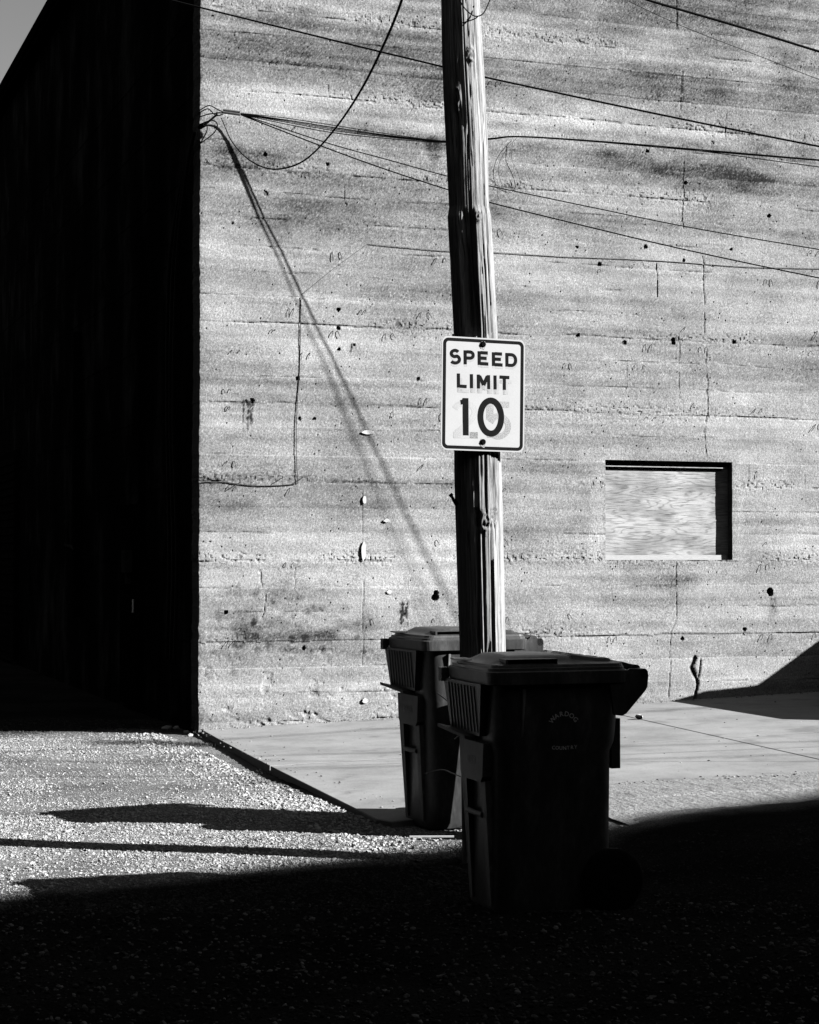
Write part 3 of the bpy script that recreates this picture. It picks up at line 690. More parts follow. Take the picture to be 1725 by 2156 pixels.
tnp = .44+.13*(fb(arc/14, ZP*.7, 144, 3)-.5)*2-.15*ck1-.07*ck2
def band(c_, w, y0, y1, depth, dark, soft=12, wob=0):
    global dR, tnp
    cc = c_+wob*(fb(0*TH+3, ZP*1.4, int(c_), 3)-.5)*2
    m = (1-sstep(w*.8, w*1.15, np.abs(arc-cc)))*sstep(y0-soft, y0+soft, ROWP)*(1-sstep(y1-soft, y1+soft, ROWP))
    dR -= depth*m; tnp -= dark*m
# the missing splinter above the sign, the long splits below it
band(262, 17, 455, 706, .030, .10, 22, 4); band(250, 12, 520, 700, .022, .05, 30, 5)
band(240, 8, 150, 330, .012, .05, 25, 5)
band(298, 3.2, 1105, 1420, .035, .12, 10, 2); band(276, 2.4, 1130, 1420, .02, .1, 20, 5); band(260, 3.0, 1090, 1400, .022, .08, 18, 6)
band(322, 2.2, 960, 1400, .012, .05, 10, 4); band(285, 1.8, 940, 1090, .012, .08, 10, 3); band(305, 1.8, 950, 1080, .010, .06, 10, 3)
band(345, 4, 140, 420, .012, .03, 12, 3); band(283, 1.4, 0, 430, .005, .06, 10, 6); band(300, 2, 450, 708, .012, .06, 8, 4); band(316, 2, 300, 700, .01, .05, 8, 4)
def knot(ac, yc, ra, rz, up):
    global dR, tnp
    d = np.hypot((arc-ac)/ra, (ROWP-yc)/rz); ring = np.sin(np.clip(d, 0, 1.6)*11)
    m = 1-sstep(.7, 1.5, d); dR += up*m+.003*ring*m; tnp -= .10*m*(ring > 0)+.08*(1-sstep(.2, .5, d))
knot(246, 208, 12, 26, .012); knot(292, 120, 11, 18, .008); knot(282, 1100, 13, 22, .012); knot(308, 1088, 14, 14, -.010); knot(290, 460, 10, 12, .006); knot(262, 1092, 9, 18, -.012)
band(286, 26, 1104, 1112, .008, .05, 5)
RR = rad[:, None]+dR; tnp = np.clip(tnp, .02, .5)
Vp = np.stack([cxw[:, None]+RR*np.cos(TH), PD+RR*np.sin(TH), ZP], -1).reshape(-1, 3)
J, I = np.meshgrid(np.arange(NR-1), np.arange(NT), indexing='ij'); J = J.ravel(); I = I.ravel(); I2 = (I+1) % NT
Qp = np.stack([J*NT+I, J*NT+I2, (J+1)*NT+I2, (J+1)*NT+I], -1)
bx = float(cxw[np.argmin(abs(zz))]); pole = empty("utility_pole", (bx, PD, GZ)); tag(pole, "old split wooden utility pole standing between the two wheeled bins", "utility pole")
ps = link("pole_shaft", np_mesh("pole_shaft", Vp-np.array([bx, PD, GZ]), Qp, True, tnp.ravel()), pole, M_POLE)
mb = MB(); mb.box(-1.3, 1.1, -.06, .06, 8.0, 8.12); cr = mb.build("cross_arm", M_POLE, pole); cr.location = (float(cxw[-60])-bx, -.2, 0)
def on_pole(px, py, d=.0): p = at_depth(px, py, PD-d); return (p.x-bx, p.y-PD, p.z-GZ)
mb = MB(); mb.tube(smooth_curve([on_pole(964, -10, .14), on_pole(975, 12, .16), on_pole(990, 28, .17), on_pole(1005, 34, .16), on_pole(1020, 25, .13), on_pole(1036, -10, .10)], 6), .0035, 5)
mb.tube(smooth_curve([on_pole(973, 48, .135), on_pole(990, 43, .15), on_pole(1002, 38, .155), on_pole(1008, 33, .15)], 5), .0035, 5); mb.build("ground_wire", M_CABLE, pole)
mb = MB(); mb.tube([on_pole(962, 1062, .05), on_pole(955, 1052, .06), on_pole(951, 1044, .06)], [.012, .009, .007], 8); mb.tube([on_pole(952, 1045, .06), on_pole(948, 1040, .06)], .012, 8); mb.build("bent_bolt", M_DARKMETAL, pole)

# ------------------------------------------------------------------ speed limit sign
SW, SH = .484, .610
sp_ = at_depth(1018, 830.5, 9.95)
sign = empty("speed_limit_sign", sp_, 0)
sign.rotation_euler = (Matrix.Rotation(YAW, 4, 'Z') @ Matrix.Rotation(math.radians(.7), 4, 'Y')).to_euler()
tag(sign, "white speed limit 10 sign with black border bolted to the wooden pole", "road sign")
def rr2(w, h, r, k=8): return [(x, y) for x, y, _ in rrect(-w/2, w/2, -h/2, h/2, r, 0, k)]
mb = MB(); mb.prism(rr2(SW, SH, .036), 'y', 0, .003); mb.build("sign_panel", M_SIGNW, sign)
o_ = rr2(SW-.016, SH-.016, .030); i_ = rr2(SW-.050, SH-.050, .016); n = len(o_)
mb = MB(); mb.add([(x, -.0009, z) for x, z in o_]+[(x, -.0009, z) for x, z in i_], [(k, (k+1) % n, n+(k+1) % n, n+k) for k in range(n)]); mb.build("border", M_SIGNB, sign, False)
def Zs(zx, zy):                               # place on the sign, measured on an enlarged view of it
    v0 = (zy-110)/1575; u = (zx-(150-27*v0))/1108; v = (zy-(112+24*u))/1562
    return ((u-.5)*SW, (.5-v)*SH)
def ribbon(mb, pts, w, y):
    P = [Vector(Zs(*p)) for p in pts]; n = len(P); L = []; R = []
    closed = (P[0]-P[-1]).length < 1e-6
    for i in range(n):
        a = (P[i]-P[i-1]) if i > 0 else ((P[0]-P[-2]) if closed else P[1]-P[0])
        b_ = (P[i+1]-P[i]) if i < n-1 else ((P[1]-P[0]) if closed else P[-1]-P[-2])
        a.normalize(); b_.normalize(); t_ = (a+b_).normalized(); nn = Vector((-t_.y, t_.x)); k = 1/max(.5, nn.dot(Vector((-a.y, a.x))))
        h = w*SW/1108/2*k; L.append(P[i]+nn*h); R.append(P[i]-nn*h)
    mb.add([(p.x, y, p.y) for p in L]+[(p.x, y, p.y) for p in R], [(i, i+1, n+i+1, n+i) for i in range(n-1)])
def arcp(cx, cy, rx, ry, a0, a1, k=14): return [(cx+rx*math.cos(math.radians(a0+(a1-a0)*i/k)), cy-ry*math.sin(math.radians(a0+(a1-a0)*i/k))) for i in range(k+1)]
def letter(strokes, w, mat=None, y=-.0010, name="letter"):
    mb = MB()
    for i, s_ in enumerate(strokes): ribbon(mb, s_[0] if isinstance(s_, tuple) else s_, s_[1] if isinstance(s_, tuple) else w, y-.00008*i)
    return mb.build(name, mat or M_SIGNB, sign, False)
w_ = 40
def E_(x, y0, wd, h, dx=0): return [[(x+20, y0), (x+20, y0+h)], [(x+38, y0+19), (x+wd-6, y0+22)], [(x+38, y0+h/2), (x+wd-22, y0+h/2+2)], [(x+38, y0+h-19), (x+wd, y0+h-16)]]
def SPEED(dx, dy, mat, y, nm):
    D = lambda ps: [(p[0]+dx, p[1]+dy) for p in ps]
    S = arcp(320, 352, 48, 44, 30, 180, 12)+arcp(322, 352, 50, 42, 180, 262, 6)[1:]+arcp(330, 432, 48, 48, 70, 0, 7)+arcp(322, 432, 56, 48, 0, -90, 8)[1:]+arcp(322, 440, 56, 40, -90, -152, 5)[1:]
    letter([D(S)], w_, mat, y, nm)
    letter([D([(454, 302), (454, 495)]), D([(473, 322), (520, 323)]+arcp(520, 366, 40, 42, 88, -90, 12)+[(473, 408)])], w_, mat, y, nm)
    for x0, yy in ((620, 308), (810, 316)): letter([D(q) for q in E_(x0, yy, 140, 190)], w_, mat, y, nm)
    letter([D([(1010, 320), (1010, 510)]), D([(1029, 342), (1070, 343)]+arcp(1070, 417, 58, 74, 88, -88, 14)+[(1029, 491)])], w_, mat, y, nm)
def LIMIT(dx, dy, mat, y, nm, h=193):
    D = lambda ps: [(p[0]+dx, p[1]+dy) for p in ps]
    letter([D([(363, 624), (363, 624+h)]), D([(382, 624+h-19), (470, 624+h-16)])], w_, mat, y, nm)
    letter([D([(535, 628), (535, 628+h)])], w_, mat, y, nm)
    letter([D([(627, 631), (627, 631+h)]), D([(762, 635), (762, 635+h)]), (D([(640, 650), (696, 775)]), 44), (D([(749, 652), (694, 775)]), 44)], w_, mat, y, nm)
    letter([D([(849, 637), (849, 637+h)])], w_, mat, y, nm)
    letter([D([(910, 657), (1040, 661)]), D([(973, 678), (973, 640+h)])], w_, mat, y, nm)
SPEED(4, 30, M_GHOST2, -.00035, "faded_letter"); LIMIT(2, 66, M_GHOST, -.0004, "faded_letter")
LIMIT(30, 62, M_GHOST2, -.00045, "faded_letter")
two = arcp(440, 1150, 135, 118, 160, -20, 20)+[(540, 1250), (400, 1380), (330, 1440)]
letter([two], 76, M_GHOST2, -.00042, "faded_numeral"); letter([[(290, 1468), (505, 1468)]], 78, M_GHOST2, -.00052, "faded_numeral"); letter([[(505, 1468), (614, 1470)]], 78, M_GHOSTD, -.00050, "faded_numeral")
five = [[(860, 1038), (1035, 1040)], ([(792, 1040), (786, 1240)], 70), ([(770, 1235), (830, 1215)]+arcp(885, 1340, 135, 140, 100, -125, 24)+[(735, 1460)], 74)]
letter(five, 76, M_GHOST, -.00046, "faded_numeral"); letter([[(752, 1040), (748, 1250)], [(760, 1240), (810, 1275), (850, 1220)]], 46, M_GHOST, -.00038, "faded_numeral")
SPEED(0, 0, M_SIGNB, -.0011, "letter"); LIMIT(0, 0, M_SIGNB, -.0011, "letter")
letter([([(454, 960), (454, 1473)], 76), ([(388, 1020), (418, 1014), (440, 985)], 56)], 76, M_SIGNB, -.0011, "numeral")
letter([(arcp(789, 1215, 139, 229, 180, -180, 44), 76)], 76, M_SIGNB, -.0011, "numeral")
for zx, zy in ((690, 212), (680, 1560)):
    x_, z_ = Zs(zx, zy); mb = MB()
    mb.loft([[(x_+math.cos(a*PI/3)*.011, y__, z_+math.sin(a*PI/3)*.011) for a in range(6)] for y__ in (-.003, -.009)])
    mb.loft([[(x_+math.cos(a*PI/6)*.016, y__, z_+math.sin(a*PI/6)*.016) for a in range(12)] for y__ in (-.0012, -.004)]); mb.build("bolt", M_DARKMETAL, sign)
    mb = MB(); n = 16
    mb.add([(x_+math.cos(a*2*PI/n)*random.uniform(.014, .026), -.0013, z_-.004+math.sin(a*2*PI/n)*random.uniform(.014, .032)) for a in range(n)], [tuple(range(n))]); mb.build("rust_stain", M_GHOST, sign, False)
mb = MB(); mb.box(-.02, .02, .003, .05, .25, .28); mb.box(-.02, .02, .003, .05, -.28, -.25); mb.box(-.180, -.168, .001, .010, .303, .318); mb.build("bracket", M_DARKMETAL, sign)

# ------------------------------------------------------------------ wheeled bins
def text_mesh(s_, size):
    cu = bpy.data.curves.new("t", 'FONT'); cu.body = s_; cu.size = size; cu.align_x = 'CENTER'; cu.offset = size*.012; cu.resolution_u = 2
    ob = bpy.data.objects.new("t", cu); col.objects.link(ob); bpy.context.view_layer.update()
    me = bpy.data.meshes.new_from_object(ob.evaluated_get(bpy.context.evaluated_depsgraph_get())); bpy.data.objects.remove(ob); return me

def wheeled_bin(corner, yaw, label, serial, emblem):
    root = empty("wheeled_bin", (0, 0, 0), yaw)
    ax = Vector((math.cos(yaw), math.sin(yaw), 0)); ay = Vector((-math.sin(yaw), math.cos(yaw), 0))
    root.location = Vector((corner[0], corner[1], GZ))+ay*.31
    tag(root, label, "wheeled bin", "two dark wheeled bins beside the pole")
    mb = MB(); L = [(0.0, .085, .635, .205, .05), (.03, .075, .645, .215, .06), (.70, .065, .648, .250, .085), (.745, .050, .668, .262, .095), (.80, .045, .674, .268, .10), (1.005, .035, .684, .280, .10)]
    mb.loft([rrect(a, b_, -h, h, r, z, 6) for z, a, b_, h, r in L], True, True)
    body = mb.build("body", M_BIN, root)
    # rim band
    mb = MB(); mb.loft([rrect(.02, .69, -.300, .300, .06, 1.000, 5), rrect(.004, .70, -.308, .308, .05, 1.006, 5), rrect(0, .70, -.31, .31, .05, 1.058, 5), rrect(.006, .694, -.304, .304, .05, 1.063, 5)]); mb.build("rim", M_BIN, root)
    # hopper front with ribs and the lip below
    mb = MB()
    mb.add([(-.012, -.215, 1.004), (-.012, .305, 1.004), (.10, .290, 1.004), (.10, -.20, 1.004), (.012, -.135, .775), (.012, .262, .775), (.10, .25, .775), (.10, -.12, .775)],
           [(0, 1, 2, 3), (7, 6, 5, 4), (0, 4, 5, 1), (1, 5, 6, 2), (2, 6, 7, 3), (3, 7, 4, 0)]); hop = mb.build("hopper_front", M_BIN, root)
    rib = None
    for k in range(9):
        y_ = -.12+k*.044
        mb = MB(); mb.add([(-.016, y_-.004, .99), (-.016, y_+.004, .99), (.005, y_+.004, .79), (.005, y_-.004, .79), (.0, y_-.004, .99), (.0, y_+.004, .99), (.014, y_+.004, .79), (.014, y_-.004, .79)], [(0, 1, 2, 3), (0, 3, 7, 4), (1, 5, 6, 2), (0, 4, 5, 1), (3, 2, 6, 7)]); mb.build("rib", M_BIN, hop)
    mb = MB(); mb.add([(-.045, .30, .800), (-.020, -.02, .770), (.06, -.05, .760), (.06, .29, .775), (-.045, .30, .785), (-.020, -.02, .755), (.06, -.05, .745), (.06, .29, .76)], [(0, 3, 2, 1), (4, 5, 6, 7), (0, 1, 5, 4), (1, 2, 6, 5), (2, 3, 7, 6), (3, 0, 4, 7)]); mb.build("lip", M_SCUFF, root)
    mb = MB(); mb.box(-.03, .01, .285, .33, .99, 1.052); mb.build("corner_tab", M_SCUFF, root)
    # front panel with number, two rails and the grab bar
    mb = MB(); mb.prism([(-.165, .745), (.165, .745), (.150, .60), (.125, .575), (-.125, .575), (-.150, .60)], 'x', .020, .11); pn = mb.build("front_panel", M_SCUFF, root)
    for s_ in (-1, 1):
        mb = MB(); mb.add([(.030, s_*.095, .58), (.030, s_*.16, .58), (.066, s_*.145, .04), (.066, s_*.108, .04), (.13, s_*.095, .58), (.13, s_*.15, .58), (.14, s_*.14, .06), (.14, s_*.10, .06)], [(0, 1, 2, 3), (4, 7, 6, 5), (0, 4, 5, 1), (1, 5, 6, 2), (2, 6, 7, 3), (3, 7, 4, 0)]); mb.build("rail", M_SCUFF, root)
    mb = MB(); mb.tube([(.040, -.10, .43), (.036, 0, .43), (.040, .10, .43)], .013, 8); mb.build("grab_bar", M_SCUFF, root)
    tm = text_mesh(serial, .058); tm.transform(Matrix.Scale(.52, 4, Vector((1, 0, 0)))); so = link("serial_number", tm, root, M_PRINT)
    so.rotation_euler = (PI/2, 0, -PI/2); so.location = (.0185, 0, .645)
    # side pocket rib near the front corner
    mb = MB(); mb.add([(.165, -.300, .985), (.185, -.285, .985), (.178, -.268, .78), (.168, -.268, .78), (.165, -.25, .985), (.185, -.25, .985), (.178, -.25, .78), (.168, -.25, .78)], [(0, 1, 2, 3), (0, 3, 7, 4), (1, 5, 6, 2), (4, 7, 6, 5)]); mb.build("side_grip", M_SCUFF, root)
    # handle gussets, bar
    for s_ in (-1, 1):
        mb = MB(); pl = [(.60, 1.0), (.62, .865), (.660, .86), (.682, .87), (.780, .968), (.790, .985), (.795, 1.035), (.785, 1.062), (.70, 1.066)]; mb.prism(pl, 'y', s_*.300-.018*(s_ > 0)-.0, s_*.300+.018*(s_ < 0)); mb.build("handle_bracket", M_BIN, root)
    mb = MB(); mb.tube([(.772, -.30, 1.043), (.772, .30, 1.043)], .022, 12); mb.build("handle_bar", M_BIN, root)
    mb = MB(); mb.prism([(.665, 1.112), (.70, 1.110), (.775, 1.078), (.792, 1.060), (.66, 1.075)], 'y', -.21, .21); mb.build("lid_tongue", M_BIN, root)
    for s_ in (-.17, .17):
        mb = MB(); mb.tube([(.765, s_-.05, 1.062), (.765, s_+.05, 1.062)], .026, 10); mb.box(.66, .765, s_-.03, s_+.03, 1.055, 1.075); mb.build("hinge", M_BIN, root)
    mb = MB(); mb.box(.655, .700, -.19, .19, .62, .84); mb.build("back_plate", M_BIN, root)
    # lid: flange, step and crowned top
    mb = MB(); mb.loft([rrect(.012, .690, -.296, .296, .05, 1.064, 5), rrect(.014, .690, -.294, .294, .05, 1.082, 5), rrect(.030, .688, -.280, .280, .045, 1.086, 5), rrect(.034, .686, -.276, .276, .045, 1.104, 5), rrect(.046, .68, -.264, .264, .04, 1.108, 5)])
    lid = mb.build("lid", M_BIN, root)
    gx = np.linspace(.046, .685, 66); gy = np.linspace(-.264, .264, 50); HX, HY = np.meshgrid(gx, gy)
    S = sstep(.046, .15, HX)*(1-.80*sstep(.40, .62, HX)); Tn = sstep(-.264, -.15, HY)*(1-sstep(.15, .264, HY)); D = S*Tn
    H = 1.108+.052*D+.012*np.exp(-((HX-.25)/.14)**2-((HY)/.15)**2)
    H = H+.020*(sstep(.44, .46, HX)*(1-sstep(.64, .66, HX)))*((np.abs(HY-.17) < .055)+(np.abs(HY-.0) < .055)+(np.abs(HY+.15) < .045))
    H[0, :] = H[-1, :] = H[:, 0] = H[:, -1] = 1.106
    k = len(gx); J, I = np.meshgrid(np.arange(len(gy)-1), np.arange(k-1), indexing='ij'); J = J.ravel(); I = I.ravel()
    lm = np_mesh("crown", np.stack([HX, HY, H], -1).reshape(-1, 3), np.stack([J*k+I, J*k+I+1, (J+1)*k+I+1, (J+1)*k+I], -1), False)
    link("crown", lm, lid, M_BIN)
    mb = MB(); mb.box(.105, .345, -.262, -.17, 1.138, 1.143); mb.box(.095, .106, -.262, -.17, 1.108, 1.143); mb.box(.345, .351, -.262, -.17, 1.108, 1.143); mb.build("finger_slot", M_BIN, lid)
    mb = MB(); mb.prism([(-.02, .12), (.06, .10), (.07, .22), (.0, .24)], 'z', 1.110, 1.122); mb.build("lid_pull", M_BIN, lid)
    # wheels and axle
    for s_ in (-1, 1):
        y0 = s_*.222; y1 = s_*.276
        mb = MB(); pr = [(y0, .02), (y0, .135), (y0+s_*.008, .150), (y1-s_*.008, .150), (y1, .138), (y1, .10)]
        mb.loft([[(.632+math.cos(2*PI*a/28)*r, y_, .150+math.sin(2*PI*a/28)*r) for a in range(28)] for y_, r in pr], True, True); wh = mb.build("wheel", M_RUBBER, root)
        mb = MB(); mb.loft([[(.632+math.cos(2*PI*a/20)*r, y_, .150+math.sin(2*PI*a/20)*r) for a in range(20)] for y_, r in ((y1-s_*.01, .10), (y1+s_*.004, .085), (y1+s_*.004, .03), (y1+s_*.014, .026))], True); mb.build("hub", M_RUBBER, wh)
    mb = MB(); mb.tube([(.632, -.24, .15), (.632, .24, .15)], .011, 8); mb.build("axle", M_GALV, root)
    for o in [q for q in bpy.data.objects if q.type == 'MESH' and (q.parent == root or (q.parent and q.parent.parent == root))]:
        if o.name.split('.')[0] in ('wheel', 'hub', 'axle', 'serial_number'): continue
        me = o.data; co = np.empty(len(me.vertices)*3, np.float32); me.vertices.foreach_get('co', co); co = co.reshape(-1, 3); z = co[:, 2]
        co[:, 2] = np.where(z <= 1.063, z*1.07, 1.137+(z-1.063)*.66); me.vertices.foreach_set('co', co.ravel()); me.update()
    so.location.z *= 1.07
    if emblem:
        em = bpy.data.objects.new("printed_text", None); col.objects.link(em); em.parent = root
        cx, cz = .372, .856
        for k, ch in enumerate("WARDOG"):
            a = math.radians(52-k*21); me = text_mesh(ch, .032); l_ = link("letter", me, em, M_PRINT)
            l_.location = (cx-math.sin(a)*.062, -.2875, cz+.012+math.cos(a)*.058); l_.rotation_euler = Matrix.Rotation(-a, 4, 'Y').to_euler(); l_.rotation_euler = (Matrix.Rotation(-a, 4, 'Y') @ Matrix.Rotation(PI/2, 4, 'X')).to_euler()
        for k, ch in enumerate("COUNTRY"):
            me = text_mesh(ch, .024); l_ = link("letter", me, em, M_PRINT); l_.rotation_euler = (PI/2, 0, 0); l_.location = (cx-.051+k*.0185, -.2835, cz-.086+abs(k-3)*.0012)
    return root
wheeled_bin((.367, 8.44), math.radians(18), "front dark wheeled bin printed WARDOG COUNTRY, nearest the camera and mostly in shade", "14120190", True).location.z -= .012
wheeled_bin((.086, 11.02), math.radians(22), "rear dark wheeled bin half hidden behind the wooden pole, its side sunlit", "P17020093", False).location.z += .012

# round trash barrel standing behind the front bin
def barrel(x, y, r, h):
    root = empty("trash_barrel", (x, y, GZ)); tag(root, "dark round trash barrel hidden behind the front wheeled bin", "barrel")
    mb = MB(); mb.loft([[(math.cos(2*PI*a/28)*q, math.sin(2*PI*a/28)*q, z) for a in range(28)] for z, q in ((0, r*.85), (.03, r*.88), (h*.5, r*.95), (h*.97, r))], True, True); mb.build("body", M_RUBBER, root)
    mb = MB(); mb.loft([[(math.cos(2*PI*a/28)*q, math.sin(2*PI*a/28)*q, z) for a in range(28)] for z, q in ((h*.97, r*1.05), (h, r*1.05), (h*1.03, r*.8))], True, True); mb.build("lid", M_RUBBER, root)
barrel(.63, 10.95, .165, .91)

mb = MB(); mb.box(0, .26, -.010, .010, 0, .008); strip = mb.build("sunlit_strip", M_PATCH); strip.location = (.0, 10.845, GZ+.012); strip.rotation_euler = (0, 0, .03)  # white strip that paints in a sunlit sliver of ground
tag(strip, "thin white lath lying on the ground in front of the rear bin's foot", "strip")

# twigs poking out between pole and bins
def twig(pts, r, label):
    mb = MB(); mb.tube(smooth_curve([at_depth(*p) for p in pts], 4), r, 5); tag(mb.build("twig", M_RUST, None), label, "twig")
twig([(922, 1460, 10.75), (945, 1478, 10.6), (972, 1503, 10.4)], .004, "dry bare twig slanting across the upper side of the rear bin")
twig([(893, 1630, 10.8), (930, 1621, 10.7), (952, 1628, 10.6), (972, 1636, 10.4)], .0035, "thin arched twig in front of the lower side of the rear bin")
twig([(958, 1556, 10.6), (966, 1549, 10.5), (975, 1547, 10.4)], .003, "short twig beside the pole at half height of the rear bin")

# ------------------------------------------------------------------ overhead wires
def px_pt(px, py, n): t, z = on_wall(px, py, n); return W(t, n, z)
def wire(name, pts, r, label, extra=0.0, cat="wire", group=None, k=8):
    P = [px_pt(*p) for p in pts]; P = smooth_curve(P, k)
    if extra: d = (P[-1]-P[-3]).normalized(); P = P+[P[-1]+d*extra*q+Vector((0, 0, .004*(extra*q)**2)) for q in (.25, .5, .75, 1)]
    mb = MB(); mb.tube(P, r, 6); return tag(mb.build(name, M_CABLE, None), label, cat, group)
wire("overhead_wire", [(200, -42, 1.5), (360, 0, 1.8), (700, 84, 2.8), (940, 142, 3.4), (1025, 163, 3.6), (1400, 243, 4.3), (1725, 308, 4.9), (2000, 360, 5.4)], .0072, "black overhead wire crossing the whole wall from upper left above the cable bundle", 14)
wire("overhead_wire", [(1250, -38, 6.5), (1365, 0, 6.6), (1550, 54, 6.7), (1725, 108, 6.8), (2000, 190, 6.9)], .0075, "thick black overhead wire cutting the top right corner of the photo", 12)
wire("overhead_wire", [(1230, -52, 5.2), (1320, 0, 5.3), (1450, 60, 5.4), (1600, 118, 5.5), (1725, 167, 5.6), (1950, 250, 5.7)], .0022, "hair-thin overhead wire just below the thick one at top right", 12)
# wires whose shadow falls along the slanting double line on the wall
sh_h = 1/(to_sun.dot(WN)); SU = to_sun.dot(WA)*sh_h; SZ = to_sun.z*sh_h
ua, za = on_wall(452, 240); ub, zb_ = on_wall(893, 1250)
def n_on_line(px, py, shift=0.0):
    lo, hi = 0.0, 9.0
    def f(n):
        t, z = on_wall(px, py, n); ts, zs_ = t-SU*n, z-SZ*n
        return (ts-ua-shift*(za-zs_)/4.5)*(zb_-za)-(zs_-za)*(ub-ua)
    f0 = f(0.0)
    for _ in range(50):
        m = (lo+hi)/2
        if f(m)*f0 > 0: lo = m
        else: hi = m
    return lo
def lined(name, pxs, r, label, extra, shift, group=None, cat="wire"):
    pts = []
    for px, py in pxs:
        n = n_on_line(px, py, shift); pts.append((px, py, max(n, .12)))
    return wire(name, pts, r, label, extra, cat, group)
B = [(455, 237), (505, 239), (600, 252), (700, 268), (820, 285), (940, 297), (1035, 291), (1095, 287), (1250, 297), (1430, 311), (1725, 337), (2000, 358), (2500, 392), (3000, 420), (3500, 445), (4000, 465)]
off = [(0, 0, .0055), (6, 2, .0042), (11, -2, .0042), (3, 5, .0036), (-5, 3, .0036)]
bun = empty("cable_bundle", px_pt(455, 237, .15)); tag(bun, "thick bundle of black cables running from the building corner past behind the pole", "cable bundle")
for j, (a_, b_, r_) in enumerate(off):
    pts = []
    for i, (px, py) in enumerate(B):
        f_ = math.sin(min(max((px-480)/430, 0), 1)*PI) if px < 930 else 0.15+.1*math.sin(px*.013+j)
        if px > 1430 and j == 1: f_ += (px-1430)*.0078
        pts.append((px, py+(a_*f_ if j else 0), max(n_on_line(px, py, 0), .12)))
    P = smooth_curve([px_pt(*p) for p in pts], 8); 
    P = [p-bun.location for p in P]; mb = MB(); mb.tube(P, r_, 6); mb.build("cable", M_CABLE, bun)
P = [px_pt(470, 236, .14)-bun.location, px_pt(506, 241, .2)-bun.location]
mb = MB(); mb.tube(P, .014, 8); P2 = [p+Vector((0, 0, .022)) for p in P]; mb.tube(P2, .012, 8); mb.build("splice_sleeve", M_GALV, bun)
for pts in ([(420, 232, .02), (440, 222, .12), (458, 230, .14), (475, 238, .14)], [(420, 246, .02), (440, 240, .10), (460, 238, .14)], [(420, 262, .02), (445, 253, .1), (458, 262, .12), (450, 280, .08), (422, 302, .02)],
            [(420, 270, .03), (432, 258, .09), (436, 274, .09), (423, 300, .02)], [(418, 238, .02), (438, 229, .13), (455, 243, .12), (470, 240, .14)]):
    mb = MB(); mb.tube([p-bun.location for p in smooth_curve([px_pt(*p) for p in pts], 6)], .0055, 5); mb.build("cable_tail", M_CABLE, bun)
mb = MB(); a_ = px_pt(421, 268, .0)-bun.location; b_ = px_pt(432, 262, .10)-bun.location; mb.tube([a_, b_], .02, 8); c_ = px_pt(458, 240, .14)-bun.location; mb.tube([b_, c_], .010, 6); mb.build("wall_hook", M_DARKMETAL, bun)
lined("service_wire", [(506, 240), (560, 258), (700, 304), (820, 337), (940, 370), (1035, 392), (1250, 437), (1450, 478), (1725, 525), (2000, 568), (2500, 640), (3000, 705), (3500, 765), (4000, 820)], .0050, "upper of two thin wires sloping down to the right below the cable bundle", 0, .21, "service wires from the building corner")
lined("service_wire", [(506, 241), (560, 262), (700, 316), (820, 359), (940, 398), (1035, 427), (1250, 480), (1450, 527), (1725, 585), (2000, 638), (2500, 725), (3000, 800), (3500, 870), (4000, 930)], .0058, "lower of two thin wires sloping down to the right below the cable bundle", 0, .23, "service wires from the building corner")
mb = MB(); P = smooth_curve([px_pt(*p) for p in ((466, 248, .14), (490, 300, .3), (530, 340, .45), (580, 356, .7), (640, 338, 1.1), (700, 278, 1.7), (760, 190, 2.4), (810, 90, 3.1), (846, 0, 3.8), (875, -110, 4.6))], 8)
mb.tube(P, [.0045+.006*min(1, i/55) for i in range(len(P))], 6); tag(mb.build("drooping_wire", M_CABLE, None), "slack black wire drooping in a deep curve left of the pole, rising out of frame", "wire")

# three lines high above the street, outside the frame: only their soft shadows fall on the pavement
for wl_, (a_, b_, hz) in zip(("farthest", "middle", "nearest"), (((480, 1552), (1315, 1503), 7.6), ((542, 1585), (1725, 1563), 8.0), ((620, 1612), (1725, 1586), 8.3))):
    pa = on_z(*a_, .02); pb = on_z(*b_, .10); d_ = (pb-pa)
    base = [pa-d_*1.2, pa, pb, pb+d_*1.2]
    P = [q+SUN_AZ*((hz-q.z)/SUN_TAN)+Vector((0, 0, hz-q.z)) for q in base]
    mb = MB(); mb.tube(P, .016, 6); tag(mb.build("power_line", M_CABLE, None), wl_+" of three black power lines high above the street, outside the frame", "wire", "power lines above the street")

# ------------------------------------------------------------------ outside the frame: what throws the big shadows, and added blocks that cut the sky light
E0 = Vector((-2.02, 9.04, 0)); ED = Vector((.819, .573, 0)).normalized(); SD = 24.0
p0 = E0+SUN_AZ*SD; HB = GZ+SUN_TAN*SD
ob = empty("brick_block", (p0.x, p0.y, GZ), math.atan2(ED.y, ED.x)); tag(ob, "tall dark brick block across the street, outside the frame on the right", "building")
mb = MB(); mb.box(-45, 30, -16, 0, 0, HB-GZ); mb.build("wall", M_BRICK, ob)
mb = MB(); mb.box(-45.1, 30.1, -16.1, -.02, HB-GZ, HB-GZ+.01); mb.build("roof", M_DARKMETAL, ob)
w0 = None
for fl in range(3):
    for k in range(-12, 8):
        if w0 is None: mb = MB(); mb.box(-.6, .6, .002, .06, 0, 1.6); w0 = mb.build("window", M_GLASS, ob); w0.location = (k*3.4, 0, 1.2+fl*3.5)
        else: c_ = w0.copy(); col.objects.link(c_); c_.location = (k*3.4, 0, 1.2+fl*3.5)
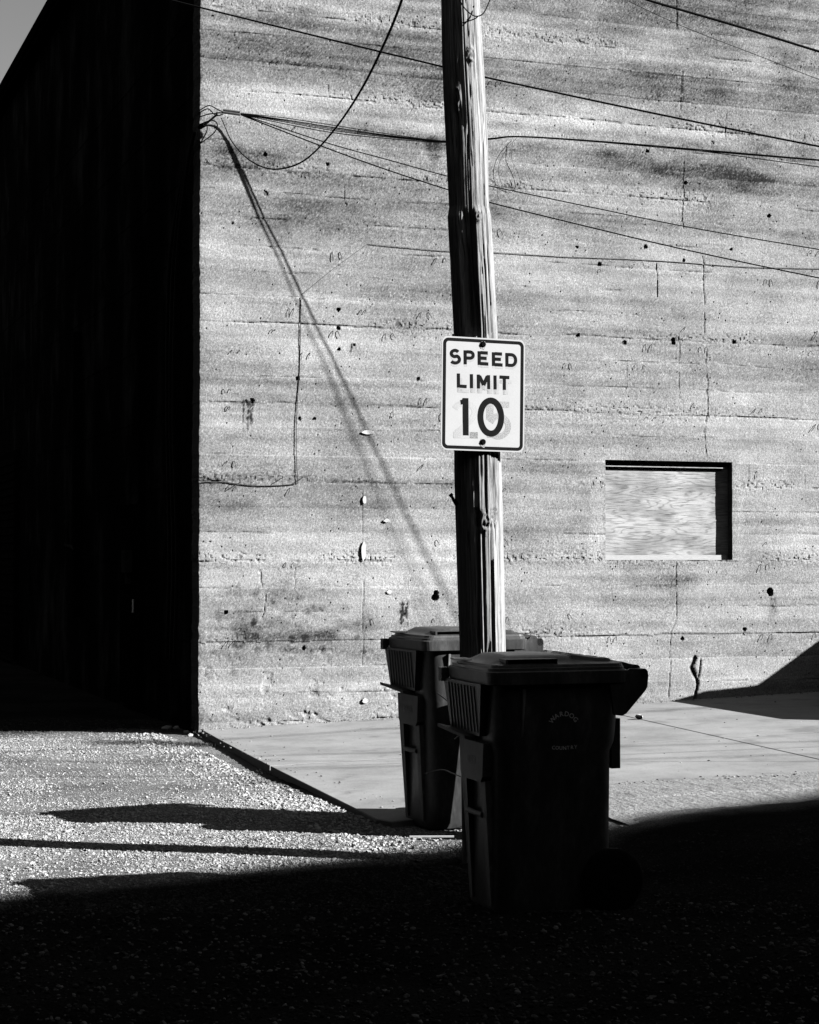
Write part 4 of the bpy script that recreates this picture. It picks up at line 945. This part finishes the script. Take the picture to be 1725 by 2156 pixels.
ob = empty("sky_block_left", (-9.0, 6.0, GZ), YAW); tag(ob, "long dark brick block added unseen on the left to cut the sky light", "building")  # added unseen block, keeps sky light off the alley and yard
mb = MB(); mb.box(-14, 0, -14, 34, 0, 17.5); mb.build("wall", M_BRICK, ob)
mb = MB(); mb.box(-14.1, .1, -14.1, 34.1, 17.5, 17.7); mb.build("roof", M_DARKMETAL, ob)

ob = empty("sky_block_rear", (-6.0, -12.0, GZ), YAW); tag(ob, "tall dark brick block added unseen behind the camera to cut the sky light", "building")  # added behind the camera only to hold back the sky fill
mb = MB(); mb.box(-16, 10, -12, 0, 0, 19); mb.build("wall", M_BRICK, ob)
mb = MB(); mb.box(-16.1, 10.1, -12.1, .1, 19, 19.2); mb.build("roof", M_DARKMETAL, ob)

# pickup truck parked by the wall just right of the frame (its bonnet throws the low shadow)
tr = empty("pickup_truck", W(0, 0, .14), YAW); tag(tr, "dark pickup truck parked by the wall, outside the frame on the right", "truck")
def tt(t, n, z): return (t, -n, z)
def car_section(ln, n0, n1):
    mb = MB(); mb.add([tt(t, n0, z) for t, z in ln]+[tt(t, n1, z) for t, z in ln], [tuple(range(len(ln))), tuple(range(2*len(ln)-1, len(ln)-1, -1))]+[(i, len(ln)+i, len(ln)+(i+1) % len(ln), (i+1) % len(ln)) for i in range(len(ln))]); return mb
prof = [(6.12, .35), (6.10, .60), (6.30, .88), (6.80, 1.0), (7.35, 1.04), (7.75, 1.10), (8.35, 1.62), (9.6, 1.66), (9.9, 1.1), (11.6, 1.08), (11.65, .4)]
car_section(prof, .95, 3.12).build("body", M_DARKMETAL, tr)
for t in (7.3, 10.7):
    for n_ in (1.05, 2.68):
        mb = MB(); mb.loft([[(t+math.cos(2*PI*a/20)*.38, -(n_+dn), .30+math.sin(2*PI*a/20)*.38) for a in range(20)] for dn in (0, .24)], True, True); mb.build("wheel", M_RUBBER, tr)
mb = MB(); mb.box(8.0, 8.18, -3.25, -2.98, 1.08, 1.28); mb.build("mirror", M_DARKMETAL, tr)
